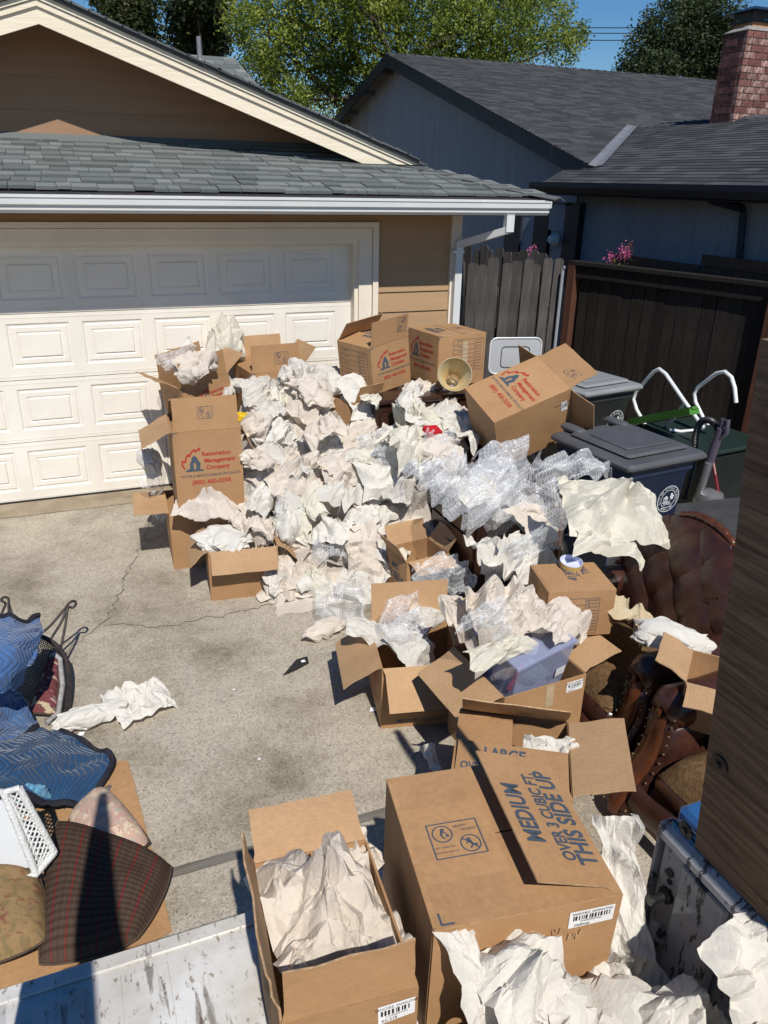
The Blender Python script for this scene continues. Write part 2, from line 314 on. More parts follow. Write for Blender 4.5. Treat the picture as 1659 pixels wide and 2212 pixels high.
MAT = dict(
    concrete=concrete(),
    apron=M('stained_concrete_apron', (.34, .28, .2), (.24, .19, .13), 5, .9, .3, 90),
    crack=M('crack_dark', (.10, .088, .072), (.24, .21, .17), 30, .95),
    jointwood=woodgrain('weathered_joint_board', (.10, .09, .075), (.22, .2, .17), (1, 30, 30), 3),
    door=M('cream_door_paint', (.81, .77, .69), (.73, .68, .595), 1.6, .5, .12, 160, .35, bmap=(.15, 1, 1)),
    trim=M('cream_trim_paint', (.80, .72, .60), (.74, .66, .54), 3, .55, .15, 60, .3),
    siding=M('tan_lap_siding', (.42, .275, .155), (.39, .25, .14), 2, .65, .15, 60, .25, mapping=(.3, 4, 6), rnd=.03),
    gablesiding=M('brown_gable_siding', (.33, .20, .12), (.29, .175, .105), 2, .65, .1, 60, .25, mapping=(.3, 4, 6), rnd=.03),
    rake=M('peeling_cream_barge_board', (.80, .71, .56), (.75, .655, .50), 5, .6, .22, 26, .3, mapping=(.3, 1, 1.6), lo=.4, hi=.75),
    gutter=M('white_aluminium', (.66, .67, .67), (.60, .61, .61), 1.5, .35, .03, 20, .5),
    darktrim=M('dark_drip_edge', (.035, .03, .03), (.05, .045, .045), 5, .6),
    shingle=island_shingle('grey_green_shingle', [(0, (.115, .125, .12)), (.35, (.165, .178, .172)), (.6, (.195, .21, .203)), (.8, (.14, .148, .148)), (1, (.225, .236, .23))], 200),
    hipcap=island_shingle('dark_hip_shingle', [(0, (.085, .09, .095)), (1, (.14, .145, .15))], 260),
    dshingle=island_shingle('charcoal_shingle', [(0, (.042, .044, .048)), (.5, (.06, .062, .067)), (1, (.085, .087, .093))], 120),
    flash=M('galvanised_flashing', (.26, .26, .27), (.2, .2, .21), 6, .5, .1, 30, .5, .3),
    nwall=M('slate_blue_wall_paint', (.30, .31, .345), (.265, .275, .31), 3, .7, .2, 50, .25, mapping=(2, 2, .3), rnd=.03),
    nlight=M('pale_grey_panel_paint', (.30, .32, .36), (.26, .28, .32), 3, .6),
    ntrim=M('black_blue_trim', (.012, .014, .022), (.016, .018, .026), 6, .5),
    soffit=M('grey_soffit', (.14, .14, .15), (.12, .12, .13), 3, .8),
    brick=M('red_brown_brick', (.20, .085, .07), (.12, .055, .05), 14, .85, .5, 60, .2, rnd=.45, lo=.3, hi=.7),
    brickworn=M('whitened_brick', (.21, .10, .085), (.46, .36, .31), 22, .85, .5, 60, .2, rnd=.3, lo=.45, hi=.75, mapping=(1, 1, .4)),
    mortar=M('grey_mortar', (.3, .28, .26), (.22, .2, .19), 30, .95),
    clay=M('orange_clay_flue', (.5, .26, .12), (.42, .2, .09), 10, .8),
    blackmetal=M('black_metal', (.02, .022, .024), (.03, .032, .034), 10, .35, 0, 20, .5, .6),
    picket=woodgrain('weathered_grey_picket', (.03, .027, .026), (.12, .11, .104), (14, 14, .8), 3, .9, .3),
    blackwood=woodgrain('blackened_fence_board', (.009, .0075, .0065), (.032, .026, .022), (14, 14, .8), 3, .85, .3),
    redwood=woodgrain('red_brown_fence_wood', (.05, .022, .014), (.13, .055, .035), (12, 12, .8), 3, .85, .2),
    farfence=woodgrain('brown_fence_wood', (.06, .032, .022), (.16, .09, .06), (1, 8, 8), 3, .85, .2),
    card=cardboard('brown_cardboard', (.42, .245, .122), (.36, .205, .098)),
    cardin=cardboard('brown_cardboard_inside', (.47, .30, .165), (.40, .245, .13), True),
    cardedge=M('torn_cardboard_edge', (.50, .34, .20), (.32, .2, .11), 60, .85),
    ink=M('blue_grey_ink', (.055, .075, .105), (.07, .09, .12), 30, .7),
    inkdark=M('dark_print_ink', (.05, .045, .04), (.07, .06, .05), 30, .7),
    red=M('red_print_ink', (.42, .03, .025), (.36, .028, .022), 30, .6),
    label=M('white_label_paper', (.8, .8, .8), (.76, .76, .77), 10, .5),
    black=M('black_plastic', (.012, .012, .013), (.02, .02, .02), 12, .4, .1, 80, .5),
    paper_w=M('white_packing_paper', (.79, .76, .70), (.72, .69, .63), 6, .8, .25, 55, .15, transl=.22),
    paper_g=M('grey_white_packing_paper', (.72, .69, .635), (.65, .62, .565), 6, .8, .25, 55, .15, transl=.22),
    paper_b=M('beige_packing_paper', (.75, .675, .59), (.68, .605, .52), 6, .8, .25, 55, .15, transl=.22),
    paper_c=M('cream_packing_paper', (.76, .725, .62), (.70, .66, .555), 6, .8, .25, 55, .15, transl=.22),
    paper_k=M('yellow_kraft_paper', (.64, .535, .37), (.57, .46, .30), 6, .8, .25, 55, .15, transl=.2),
    bubble=bubblewrap(),
    tape=M('clear_tape', (.5, .38, .24), (.45, .34, .22), 10, .15, .3, 60, .8),
)

rng = random.Random(7)
nrng = np.random.default_rng(11)
# ================================================================ ground
tag(link('ground', mesh('ground', [(-300,-300,-.03),(300,-300,-.03),(300,300,-.03),(-300,300,-.03)], [(0,1,2,3)], M('dry_soil', (.2,.16,.11), (.12,.1,.06), 2, .95))), kind='structure')
drive = tag(link('driveway', mesh('driveway', [(-9,-16,0),(3.9,-16,0),(3.2,1.4,0),(-9,0.2,0)], [(0,1,2,3)], MAT['concrete'])), kind='structure')
MB().add([(-9,-.33,.004),(1.0,-.33,.004),(1.0,.2,.004),(-9,.2,.004)], [(0,1,2,3)]).build('door_apron', MAT['apron'], drive)
def ribbon(pts, w, z, mat, name, parent, wob=.012):
    P = []; 
    for a, b in zip(pts[:-1], pts[1:]):
        n = max(2, int(np.hypot(*(np.array(b) - a)[:2]) / .04))
        for k in range(n): P.append(np.array(a) + (np.array(b) - a) * k / n + np.array([rng.gauss(0, wob), rng.gauss(0, wob), 0]))
    P.append(np.array(pts[-1])); v = []
    for i, p in enumerate(P):
        t = P[min(i + 1, len(P) - 1)] - P[max(i - 1, 0)]; t /= np.hypot(t[0], t[1]) + 1e-9; n = np.array([-t[1], t[0], 0]); ww = w * rng.uniform(.35, 1)
        v += [p + n * ww / 2 + [0, 0, z], p - n * ww / 2 + [0, 0, z]]
    return MB().add(v, [(2 * i, 2 * i + 1, 2 * i + 3, 2 * i + 2) for i in range(len(P) - 1)]).build(name, mat, parent)
ribbon([G(*p) for p in ((330,1075),(320,1145),(295,1200),(272,1240),(257,1290),(235,1335),(215,1353),(172,1385),(100,1440))], .009, .005, MAT['crack'], 'crack', drive)
ribbon([G(*p) for p in ((215,1353),(280,1350),(350,1353),(400,1345),(475,1330),(565,1310),(700,1285))], .008, .005, MAT['crack'], 'crack', drive)
jl, jr = G(-400, 2040), G(1800, 1520)
MB().box((-9, -4.475, -.02), (3.5, -4.425, .003)).build('expansion_joint', MAT['jointwood'], drive)

# ================================================================ garage
gar = thing('garage_house', 'tan garage with cream roll-up door, white gutter and grey-green shingle roof', 'garage')
WY = -.11                                                     # siding face
gd = thing('garage_door', None, None); gd.parent = gar
PIT = .574; X0 = 0.0
cols = [(-2.92 + PIT * k, -2.92 + PIT * k + .478) for k in range(-3, 5)]
H = .5325
def section(z0, z1, has=True):
    mb = MB(); xs = [-4.7]; 
    pz0, pz1 = z0 + .105, z1 - .075
    mb.add([(-4.7, 0, z0 + .004), (0, 0, z0 + .004), (0, 0, pz0), (-4.7, 0, pz0)], [(0, 1, 2, 3)])
    mb.add([(-4.7, 0, pz1), (0, 0, pz1), (0, 0, z1 - .004), (-4.7, 0, z1 - .004)], [(0, 1, 2, 3)])
    x = -4.7
    for a, b in cols + [(0.0, 0.0)]:
        mb.add([(x, 0, pz0), (a, 0, pz0), (a, 0, pz1), (x, 0, pz1)], [(0, 1, 2, 3)]); x = b
    mb.add([(-4.7, 0, z1 - .004), (0, 0, z1 - .004), (0, .02, z1), (-4.7, .02, z1)], [(0, 1, 2, 3)])
    mb.add([(-4.7, 0, z0 + .004), (0, 0, z0 + .004), (0, .02, z0), (-4.7, .02, z0)], [(3, 2, 1, 0)])
    mb.box((-4.7, .03, z0), (0, .045, z1))
    mb.box((-4.7, -.002, z1 - .032), (0, .004, z1 - .026)); mb.box((-4.7, -.002, z0 + .03), (0, .004, z0 + .036))
    mb.build('door_section', MAT['door'], gd); return pz0, pz1
def raised(w, h):
    """embossed panel: cove, groove, raised field"""
    prof = [(0, 0), (.012, .009), (.022, .010), (.032, .003), (.066, .003), (.078, .010), (.088, -.002)]
    v = []; f = []
    for i, (ins, dep) in enumerate(prof):
        v += [(ins, dep, ins), (w - ins, dep, ins), (w - ins, dep, h - ins), (ins, dep, h - ins)]
        if i: f += [((i - 1) * 4 + k, (i - 1) * 4 + (k + 1) % 4, i * 4 + (k + 1) % 4, i * 4 + k) for k in range(4)]
    f.append(tuple(len(v) - 4 + k for k in range(4))); return mesh('raised_panel', v, f, MAT['door'])
pm = None
for s in range(4):
    pz0, pz1 = section(H * s, H * (s + 1))
    if pm is None: pm = raised(.478, pz1 - pz0)
    for a, b in cols:
        o = link('raised_panel', pm, gd); o.location = (a, 0, pz0)
MB().box((-4.7, -.012, -.004), (0, .02, .018)).build('bottom_seal', MAT['black'], gd)
# door casing
cas = MB(); cas.box((0, -.10, 0), (.035, .05, 2.113)); cas.box((-4.8, -.10, 2.113), (.035, .05, 2.15)); cas.build('door_stop', MAT['trim'], gar)
c2 = MB(); c2.box((.035, -.127, 0), (.16, .05, 2.15)); c2.box((-4.8, -.127, 2.15), (.16, .05, 2.245)); c2.build('door_casing', MAT['trim'], gar)
c3 = MB(); c3.box((.164, -.15, 0), (.215, .05, 2.25)); c3.box((-4.8, -.15, 2.25), (.215, .05, 2.295)); c3.build('casing_moulding', MAT['trim'], gar)
# lap siding right of the door and above it
def lap(name, poly_x0, poly_x1, z0, z1, mat, y, par, tb=.02, tt=.006):
    (a0, a1), (b0, b1) = poly_x0, poly_x1    # x range at bottom and at top
    v = [(a0, y - tb, z0), (a1, y - tb, z0), (b1, y - tt, z1), (b0, y - tt, z1), (a0, y + .02, z0), (a1, y + .02, z0), (b1, y + .02, z1), (b0, y + .02, z1)]
    return MB().add(v, [(0,1,2,3),(7,6,5,4),(0,4,5,1),(3,2,6,7),(0,3,7,4),(1,5,6,2)]).build(name, mat, par)
e = .181
for k in range(14):
    z0 = .06 + e * k; z1 = min(z0 + e + .012, 2.55)
    lap('siding_board', (.215, .946), (.215, .946), z0, z1, MAT['siding'], WY + .022, gar)
lap('siding_board', (-4.8, .946), (-4.8, .946), 2.297, 2.55, MAT['siding'], WY + .024, gar)
MB().box((.946, -.135, 0), (1.045, .06, 2.5)).build('corner_board', MAT['trim'], gar)
MB().box((-5.2, .06, 0), (-4.7, .1, 2.5)).box((.0, .055, 0), (1.03, .1, 2.5)).box((-5.2, .06, 2.13), (1.03, .1, 2.5)).box((.99, .1, 0), (1.03, 6, 2.5)).build('wall', MAT['siding'], gar)
MB().box((-5, -.54, 2.40), (1.5, .02, 2.415)).build('soffit', MAT['siding'], gar)
# eave, gutter, downspout
PR = .28; RY, RZ = -.56, 2.50
def roofz(Y): return RZ + PR * (Y - RY)
MB().box((-5, -.565, 2.37), (1.60, -.54, 2.496)).add([(-5, -.566, 2.497), (1.58, -.566, 2.497), (1.58, -.44, 2.522), (-5, -.44, 2.522)], [(0, 1, 2, 3)]).build('fascia', MAT['darktrim'], gar)
gp = [(-.57, 2.50), (-.57, 2.377), (-.64, 2.377), (-.662, 2.40), (-.662, 2.425), (-.682, 2.437), (-.685, 2.478), (-.692, 2.482), (-.692, 2.492), (-.674, 2.492), (-.674, 2.482), (-.66, 2.43), (-.64, 2.39), (-.582, 2.39), (-.582, 2.50)]
MB().prism(gp, 0, -5.0, 1.62).build('gutter', MAT['gutter'], gar)
MB().prism([(-.57, 2.50), (-.57, 2.377), (-.64, 2.377), (-.662, 2.40), (-.662, 2.425), (-.692, 2.44), (-.692, 2.492)], 0, 1.62, 1.628).build('gutter_end_cap', MAT['gutter'], gar)
for k in range(8): MB().box((-4.6 + .8 * k, -.676, 2.485), (-4.585 + .8 * k, -.57, 2.489)).build('gutter_strap', MAT['gutter'], gar)
ds = MB(); ds.box((1.21, -.655, 2.24), (1.285, -.595, 2.378))
ds.bar((1.2475, -.625, 2.255), (1.0, -.17, 2.10), .075, .06); ds.box((.965, -.20, 0.05), (1.035, -.137, 2.13)); ds.build('downspout', MAT['gutter'], gar)
MB().box((.93, -.206, 2.03), (1.045, -.134, 2.055)).build('downspout_strap', MAT['gutter'], gar)
# front roof slope with shingles
def hipx(Y): return 1.69 - (Y + .47) * 1.16
nY = 10; dY = .14 * math.cos(math.atan(PR))
rf = MB(); rf.add([(-5.2, -.46, roofz(-.46) - .012), (hipx(-.46), -.46, roofz(-.46) - .012), (hipx(1.0), 1.0, roofz(1.0) - .01), (-5.2, 1.0, roofz(1.0) - .01)], [(0, 1, 2, 3)])
rf.add([(hipx(-.575), -.575, roofz(-.575) - .01), (hipx(-.575), 8, roofz(-.575) - .01), (hipx(1.0), 8, roofz(1.0) - .01), (hipx(1.0), 1.0, roofz(1.0) - .01)], [(0, 1, 2, 3)])
roof = rf.build('roof', MAT['hipcap'], gar)
SH = {}
def shingle_mesh(w, mat, L=.2, t=.024):
    key = (round(w, 2), mat.name, L)
    if key not in SH:
        w = round(w, 2) - .004
        SH[key] = mesh('shingle', [(0,0,0),(w,0,0),(w,0,t),(0,0,t),(0,L,-.002),(w,L,-.002),(w,L,.002),(0,L,.002)], [(3,2,1,0),(3,2,6,7)[::-1],(0,1,5,4)[::-1],(0,4,7,3),(1,2,6,5),(4,5,6,7)], mat)
    return SH[key]
ang = math.atan(PR)
for r in range(11):
    Y = -.475 + dY * r; x = -3.75 + rng.uniform(-.2, 0)
    if Y > .86: break
    while True:
        w = rng.choice([.1, .12, .14, .18, .22, .26]); xe = min(hipx(Y), 2)
        if x > xe - .06: break
        w2 = max(.06, min(w, xe - x)); o = link('shingle', shingle_mesh(w2, MAT['shingle']), roof)
        o.location = (x, Y, roofz(Y) + rng.choice([0, .004, .009])); o.rotation_euler = (ang, 0, rng.gauss(0, .004)); x += w2
lf = MB()
for r in range(11):
    Y = -.475 + dY * r; x = -5.2 + rng.uniform(0, .1)
    if Y > .86: break
    while x < -3.95:
        w = rng.choice([.12, .14, .18, .22, .26]); za, zb = roofz(Y), roofz(Y + .19); u = rng.choice([0, .004, .009])
        lf.add([(x, Y, za), (x + w - .004, Y, za), (x, Y, za + .024 + u), (x + w - .004, Y, za + .024 + u), (x + w - .004, Y + .19, zb + .002 + u), (x, Y + .19, zb + .002 + u)], [(0, 1, 3, 2), (2, 3, 4, 5)]); x += w
tag(lf.build('shingle', MAT['shingle'], roof), kind='stuff')
for k in range(9):
    a = -.56 + .16 * k
    if a > .52: break
    b = a + .22; xa, xb = hipx(a) , hipx(b); 
    za, zb = roofz(a) + .03, roofz(b) + .016; sx = .11
    MB().add([(xa - sx, a - .07, za - .022), (xa, a, za), (xa + sx, a + .09, za - .03), (xb + sx, b + .09, zb - .03), (xb, b, zb), (xb - sx, b - .07, zb - .022),
              (xa - sx, a - .07, za - .034), (xa, a, za - .012), (xa + sx, a + .09, za - .042)], [(0,1,4,5),(1,2,3,4),(6,7,1,0),(7,8,2,1)]).build('hip_cap', MAT['hipcap'], roof)
# gable above
GW, RK = .85, .33; AX, AZ, SL = -2.365, 3.665, .343
z0 = roofz(GW) - .02; k = 0
while z0 < 3.78:
    z1 = min(z0 + .245, 3.80)
    def xr(z): return (AX - (AZ + .12 - z) / SL, AX + (AZ + .12 - z) / SL)
    a, b = xr(z0), xr(z1)
    lap('gable_siding_board', (max(a[0], -5), a[1]), (max(b[0], -5), b[1]), z0, z1 + .01, MAT['gablesiding'], GW, gar); z0 += .245
MB().add([(-5, GW - .09, roofz(GW - .09) + .014), (hipx(.9) - .1, GW - .09, roofz(GW - .09) + .014), (hipx(.9) - .1, GW - .022, roofz(GW) + .05), (-5, GW - .022, roofz(GW) + .05)], [(0, 1, 2, 3)]).build('gable_flashing', MAT['shingle'], gar)
def rake(x_end, lo, hi, y0, y1, mat, name, sgn=1):
    cut = 2.775
    xl = AX + sgn * ((AZ + lo) - cut) / SL; xh = AX + sgn * ((AZ + hi) - cut) / SL
    poly = [(AX, AZ + lo), (xl, cut), (xh, cut), (AX, AZ + hi)]
    if sgn < 0: poly = [(AX, AZ + lo), (-5.2, AZ + lo - SL * (AX + 5.2)), (-5.2, AZ + hi - SL * (AX + 5.2)), (AX, AZ + hi)][::-1]
    MB().prism(poly, 1, y0, y1).build(name, mat, gar)
for sg in (1, -1):
    rake(0, 0, .118, RK, RK + .03, MAT['rake'], 'barge_board', sg)
    rake(0, .114, .155, RK - .018, RK + .03, MAT['rake'], 'barge_moulding', sg)
    rake(0, .159, .195, RK - .03, RK + .03, MAT['rake'], 'barge_moulding', sg)
    rake(0, .198, .222, RK - .055, 7, MAT['hipcap'], 'roof_slope', sg)
    rake(0, .13, .15, RK + .031, GW, MAT['gablesiding'], 'rake_soffit', sg)
for k in range(26):                                           # ragged shingle butts along the barge
    t = .12 * k; x = AX + t + rng.uniform(-.01, .01); zt = AZ + .222 - SL * t
    MB().add([(x, RK - .075, zt), (x + .13, RK - .075, zt - .13 * SL), (x + .13, RK + .2, zt - .13 * SL), (x, RK + .2, zt), (x, RK - .075, zt + .02), (x + .13, RK - .075, zt - .13 * SL + .012), (x + .13, RK + .2, zt - .13 * SL + .012), (x, RK + .2, zt + .02)],
             [(0,1,5,4),(4,5,6,7),(1,2,6,5),(3,0,4,7),(0,3,2,1)]).build('shingle', MAT['hipcap'], gar)
# the roof of the house behind
hb = thing('house_behind', 'grey shingled roof with a small vent pipe rising behind the cream barge board', 'house')
A_, B_, C_ = GY(380, 116, 6.5), GY(505, 125, 6.5), GY(575, 205, 4.9)
D_ = A_ + (C_ - B_) * 1.3 + np.array([-.8, 0, 0]); rows = 9
MB().add([A_, B_, C_, D_], [(3, 2, 1, 0)]).build('roof', MAT['hipcap'], hb)
st = MB()
for r in range(rows):
    f0, f1 = r / rows, (r + 1.25) / rows; a0, b0 = A_ + (D_ - A_) * (1 - f0), B_ + (C_ - B_) * (1 - f0); a1, b1 = A_ + (D_ - A_) * max(0, 1 - f1), B_ + (C_ - B_) * max(0, 1 - f1); t = rng.uniform(-.2, 0)
    L = np.linalg.norm(b0 - a0)
    while t < L:
        w = rng.choice([.16, .22, .3]); q0, q1 = max(0, t) / L, min(L, t + w - .006) / L; up = np.array([0, 0, .016])
        p = [a0 + (b0 - a0) * q0, a0 + (b0 - a0) * q1, a1 + (b1 - a1) * q1, a1 + (b1 - a1) * q0]
        st.add([p[0], p[1], p[0] + up, p[1] + up, p[2] + up * .2, p[3] + up * .2], [(0, 1, 3, 2), (2, 3, 4, 5)]); t += w
tag(st.build('shingle', MAT['shingle'], hb), kind='stuff')
vp = GY(432, 130, 6.2); MB().lathe([(.05, -.3), (.05, .0), (.035, .02), (.035, .30)], 10, vp).lathe([(.11, -.32), (.05, -.08)], 10, vp).build('vent_pipe', MAT['flash'], hb)
MB().box((-4, 6.6, 0), (B_[0] - .4, 9, 3.2)).build('wall', MAT['siding'], hb)

# ================================================================ neighbour's house
nb = thing('neighbour_house', 'slate-blue house with charcoal shingle roof and black trim beyond the fence', 'house')
S2 = .29
mainz = lambda Y: 2.9 + S2 * (Y - 3.27)
wingz = lambda X: 2.63 + S2 * (X - 4)
best = min((abs((lambda v: CX + FPX * v[0] / v[2])(RW.T @ (np.array([X, X - 1.66, wingz(X)]) - CAM)) - 1367), X) for X in np.arange(4.9, 10, .01)); XW = best[1]
APY = 11.2
MB().add([(4.8, 3.2, mainz(3.2) - .02), (16, 3.2, mainz(3.2) - .02), (16, APY, mainz(APY) - .02), (4.8, APY, mainz(APY) - .02)], [(0, 1, 2, 3)]).add([(4.8, APY, mainz(APY) - .02), (16, APY, mainz(APY) - .02), (16, 19, 2.9), (4.8, 19, 2.9)], [(0, 1, 2, 3)]).build('roof_slope', MAT['dshingle'], nb)
wroof = MB().add([(4, -4, wingz(4) - .02), (4, 3.36, wingz(4) - .02), (XW, XW - 1.6, wingz(XW) - .02), (XW, -4, wingz(XW) - .02)], [(3, 2, 1, 0)]).add([(XW, -4, wingz(XW) - .02), (XW, XW - 1.6, wingz(XW) - .02), (2 * XW - 4, 3.3, wingz(4)), (2 * XW - 4, -4, wingz(4))], [(3, 2, 1, 0)]).build('wing_roof', MAT['dshingle'], nb)
ms = MB(); ex = .125
Y = 3.25
while Y < APY:
    x = 4.8 - rng.uniform(0, .3); xe = Y + 1.66 if Y < XW - 1.66 else 15.5
    while x < xe:
        w = rng.choice([.25, .33, .33, .4]); a, b = max(x, 4.76), min(x + w - .006, xe)
        if b > a: ms.add([(a, Y, mainz(Y) - .002), (b, Y, mainz(Y) - .002), (a, Y, mainz(Y) + .02), (b, Y, mainz(Y) + .02), (b, Y + .19, mainz(Y + .19) + .002), (a, Y + .19, mainz(Y + .19) + .002)], [(0, 1, 3, 2), (2, 3, 4, 5)])
        x += w
    Y += ex
tag(ms.build('shingle', MAT['dshingle'], nb), kind='stuff')
an2 = math.atan(S2); X = 3.95; nw = 0; wj = MB()
while X < XW - .05:
    y = -3.2 + rng.uniform(-.3, 0); ye = min(3.36, 3.36 if X < 4.75 else X - 1.66)
    if X >= 4.75: ye = X - 1.66
    y0_ = max(-3.4, -.9 - (X - 4) * .2)
    y = y0_ + rng.uniform(-.3, 0); ye = 3.36 if X < 4.75 else ye
    while y < ye - .05:
        w = rng.choice([.26, .33, .33, .4]); w2 = min(w, ye - y)
        if nw >= 290:
            za, zb = wingz(X), wingz(X + .18); wj.add([(X, y, za), (X, y + w2 - .005, za), (X, y, za + .012), (X, y + w2 - .005, za + .012), (X + .18, y + w2 - .005, zb + .002), (X + .18, y, zb + .002)], [(2, 3, 1, 0), (5, 4, 3, 2)]); y += w; continue
        o = link('shingle', shingle_mesh(w2, MAT['dshingle'], .19, .011), wroof); nw += 1
        o.location = (X, y + w2, wingz(X)); o.rotation_euler = Euler((0, 0, 0)); 
        o.matrix_basis = Matrix.Translation((X, y + w2, wingz(X))) @ Matrix.Rotation(-math.pi / 2, 4, 'Z') @ Matrix.Rotation(an2, 4, 'X'); y += w
    X += ex
wl2 = wj; X = 3.95
while X < XW - .05:
    y = -4.0 + rng.uniform(0, .2); ye = max(-3.4, -.9 - (X - 4) * .2)
    while y < ye:
        w = rng.choice([.26, .33, .4]); za, zb = wingz(X), wingz(X + .18); wl2.add([(X, y, za), (X, y + w - .005, za), (X, y, za + .013), (X, y + w - .005, za + .013), (X + .18, y + w - .005, zb + .002), (X + .18, y, zb + .002)], [(2, 3, 1, 0), (5, 4, 3, 2)]); y += w
    X += ex
tag(wl2.build('shingle', MAT['dshingle'], wroof), kind='stuff')
for k in range(40):                                           # ridge caps
    x = 4.8 + .22 * k; z = mainz(APY)
    MB().add([(x, APY - .13, z - .02), (x, APY, z + .035), (x, APY + .13, z - .02), (x + .27, APY + .13, z - .035), (x + .27, APY, z + .015), (x + .27, APY - .13, z - .035)], [(0, 1, 4, 5), (1, 2, 3, 4), (0, 2, 1)]).build('ridge_cap', MAT['dshingle'], nb)
y = XW - 1.75; k = 0
while y > -2.2:
    z = wingz(XW)
    MB().add([(XW - .13, y, z - .02), (XW, y, z + .04), (XW + .13, y, z - .02), (XW + .13, y - .27, z - .035), (XW, y - .27, z + .018), (XW - .13, y - .27, z - .035)], [(0, 1, 4, 5), (1, 2, 3, 4), (0, 2, 1), (5, 4, 3)]).build('ridge_cap', MAT['dshingle'], nb); y -= .2
v0, v1 = Vector((4.78, 3.12, wingz(4.78) + .022)), Vector((XW, XW - 1.66, wingz(XW) + .03))
d = (v1 - v0).normalized(); sd_ = Vector((-d.y, d.x, 0)).normalized() * .1
MB().add([v0 - sd_ + Vector((0, 0, .022)), v0, v0 + sd_ + Vector((0, 0, .022)), v1 + sd_ + Vector((0, 0, .022)), v1, v1 - sd_ + Vector((0, 0, .022))], [(0, 1, 4, 5), (1, 2, 3, 4)]).build('valley_flashing', MAT['flash'], nb)
# barge boards, soffit, lookouts
def rakeb(p, q, h, w, mat, name): return MB().add([(p[0], p[1], p[2] - h), (q[0], q[1], q[2] - h), (q[0], q[1], q[2]), (p[0], p[1], p[2]), (p[0] + w, p[1], p[2] - h), (q[0] + w, q[1], q[2] - h), (q[0] + w, q[1], q[2]), (p[0] + w, p[1], p[2])], [(3,2,1,0),(4,5,6,7),(0,1,5,4),(2,3,7,6)]).build(name, mat, nb)
rakeb((4.775, 3.1, mainz(3.1) + .0), (4.775, APY, mainz(APY) + .0), .24, .04, MAT['ntrim'], 'barge_board')
rakeb((4.775, 19.3, mainz(3.1)), (4.775, APY, mainz(APY)), .24, .04, MAT['ntrim'], 'barge_board')
MB().add([(4.8, 3.2, mainz(3.2) - .06), (5.3, 3.2, mainz(3.2) - .06), (5.3, APY, mainz(APY) - .06), (4.8, APY, mainz(APY) - .06)], [(0, 1, 2, 3)]).add([(4.8, 19, 2.84), (5.3, 19, 2.84), (5.3, APY, mainz(APY) - .06), (4.8, APY, mainz(APY) - .06)], [(3, 2, 1, 0)]).build('soffit', MAT['soffit'], nb)
for k in range(6):
    y = APY + .6 + 1.15 * k; z = mainz(APY) - S2 * (y - APY); MB().bar((4.81, y, z - .11), (5.3, y, z - .11), .09, .1).build('lookout', MAT['soffit'], nb)
# walls of vertical planks
def plank(x, y0, y1, zb, zt0, zt1): MB().add([(x, y0, zb), (x, y1, zb), (x, y1, zt1), (x, y0, zt0), (x + .03, y0, zb), (x + .03, y1, zb), (x + .03, y1, zt1), (x + .03, y0, zt0)], [(3,2,1,0),(4,5,6,7),(0,4,7,3)[::-1],(1,2,6,5)[::-1]]).build('wall_plank', MAT['nwall'], nb)
y = 3.0
gz = lambda Y: (mainz(Y) if Y < APY else 2 * mainz(APY) - mainz(Y)) - .04
while y < 16:
    a, b = y, y + .196
    plank(5.2, a, b, 2.56, gz(a), gz(b)); plank(5.205, a, b, 0, 2.55, 2.55); y += .2
y = -3.6
while y < 2.95: plank(4.45, y, y + .196, 0, 2.62, 2.62); y += .2
MB().box((4.47, -4, 0), (4.6, 2.99, 2.6)).box((5.225, 2.9, 0), (5.4, 19, 2.9)).box((4.45, 2.97, 0), (5.2, 3.0, 2.75)).box((4.46, -4, 2.56), (4.75, 3.3, 2.64)).build('wall', MAT['ntrim'], nb)
MB().prism([(3.98, 2.66), (3.88, 2.66), (3.88, 2.6), (3.91, 2.53), (3.98, 2.52)], 1, -4, 3.38).build('gutter', MAT['ntrim'], nb)
MB().box((3.99, -4, 2.5), (4.45, 3.34, 2.515)).build('eave_soffit', MAT['ntrim'], nb)
def wall_rect(x0, y0, x1, y1, X, dep, mat, name, par=nb):
    a, b = GX(x0, y0, X), GX(x1, y1, X); ys = sorted((a[1], b[1])); zs = sorted((a[2], b[2])); return MB().box((X - dep, ys[0], zs[0]), (X, ys[1], zs[1])).build(name, mat, par)
wall_rect(1100, 440, 1117, 640, 4.448, .05, MAT['ntrim'], 'window_trim'); wall_rect(1117, 470, 1165, 640, 4.448, .02, MAT['nlight'], 'side_panel'); wall_rect(1164, 440, 1177, 640, 4.448, .06, MAT['ntrim'], 'window_trim')
wall_rect(1200, 437, 1246, 444, 4.448, .1, MAT['ntrim'], 'utility_frame'); wall_rect(1236, 437, 1246, 620, 4.448, .1, MAT['ntrim'], 'utility_frame'); wall_rect(1200, 445, 1235, 500, 4.448, .09, MAT['nlight'], 'meter_panel'); wall_rect(1204, 500, 1228, 620, 4.448, .06, MAT['nlight'], 'meter_conduit')
mp_ = GX(1202, 517, 4.36)
mm = MB().lathe([(.085, 0), (.085, .05), (.07, .07), (.065, .10), (.05, .12)], 20); mo = mm.build('electric_meter', MAT['gutter'], nb, 40); mo.location = tuple(mp_); mo.rotation_euler = (0, -math.pi / 2, 0)
MB().tube([GX(1528, 400, 3.95), GX(1528, 425, 3.95), GX(1535, 432, 4.0), GX(1605, 450, 4.36), GX(1605, 460, 4.36), GX(1590, 640, 4.36)], .045, 4).build('downspout', MAT['ntrim'], nb)
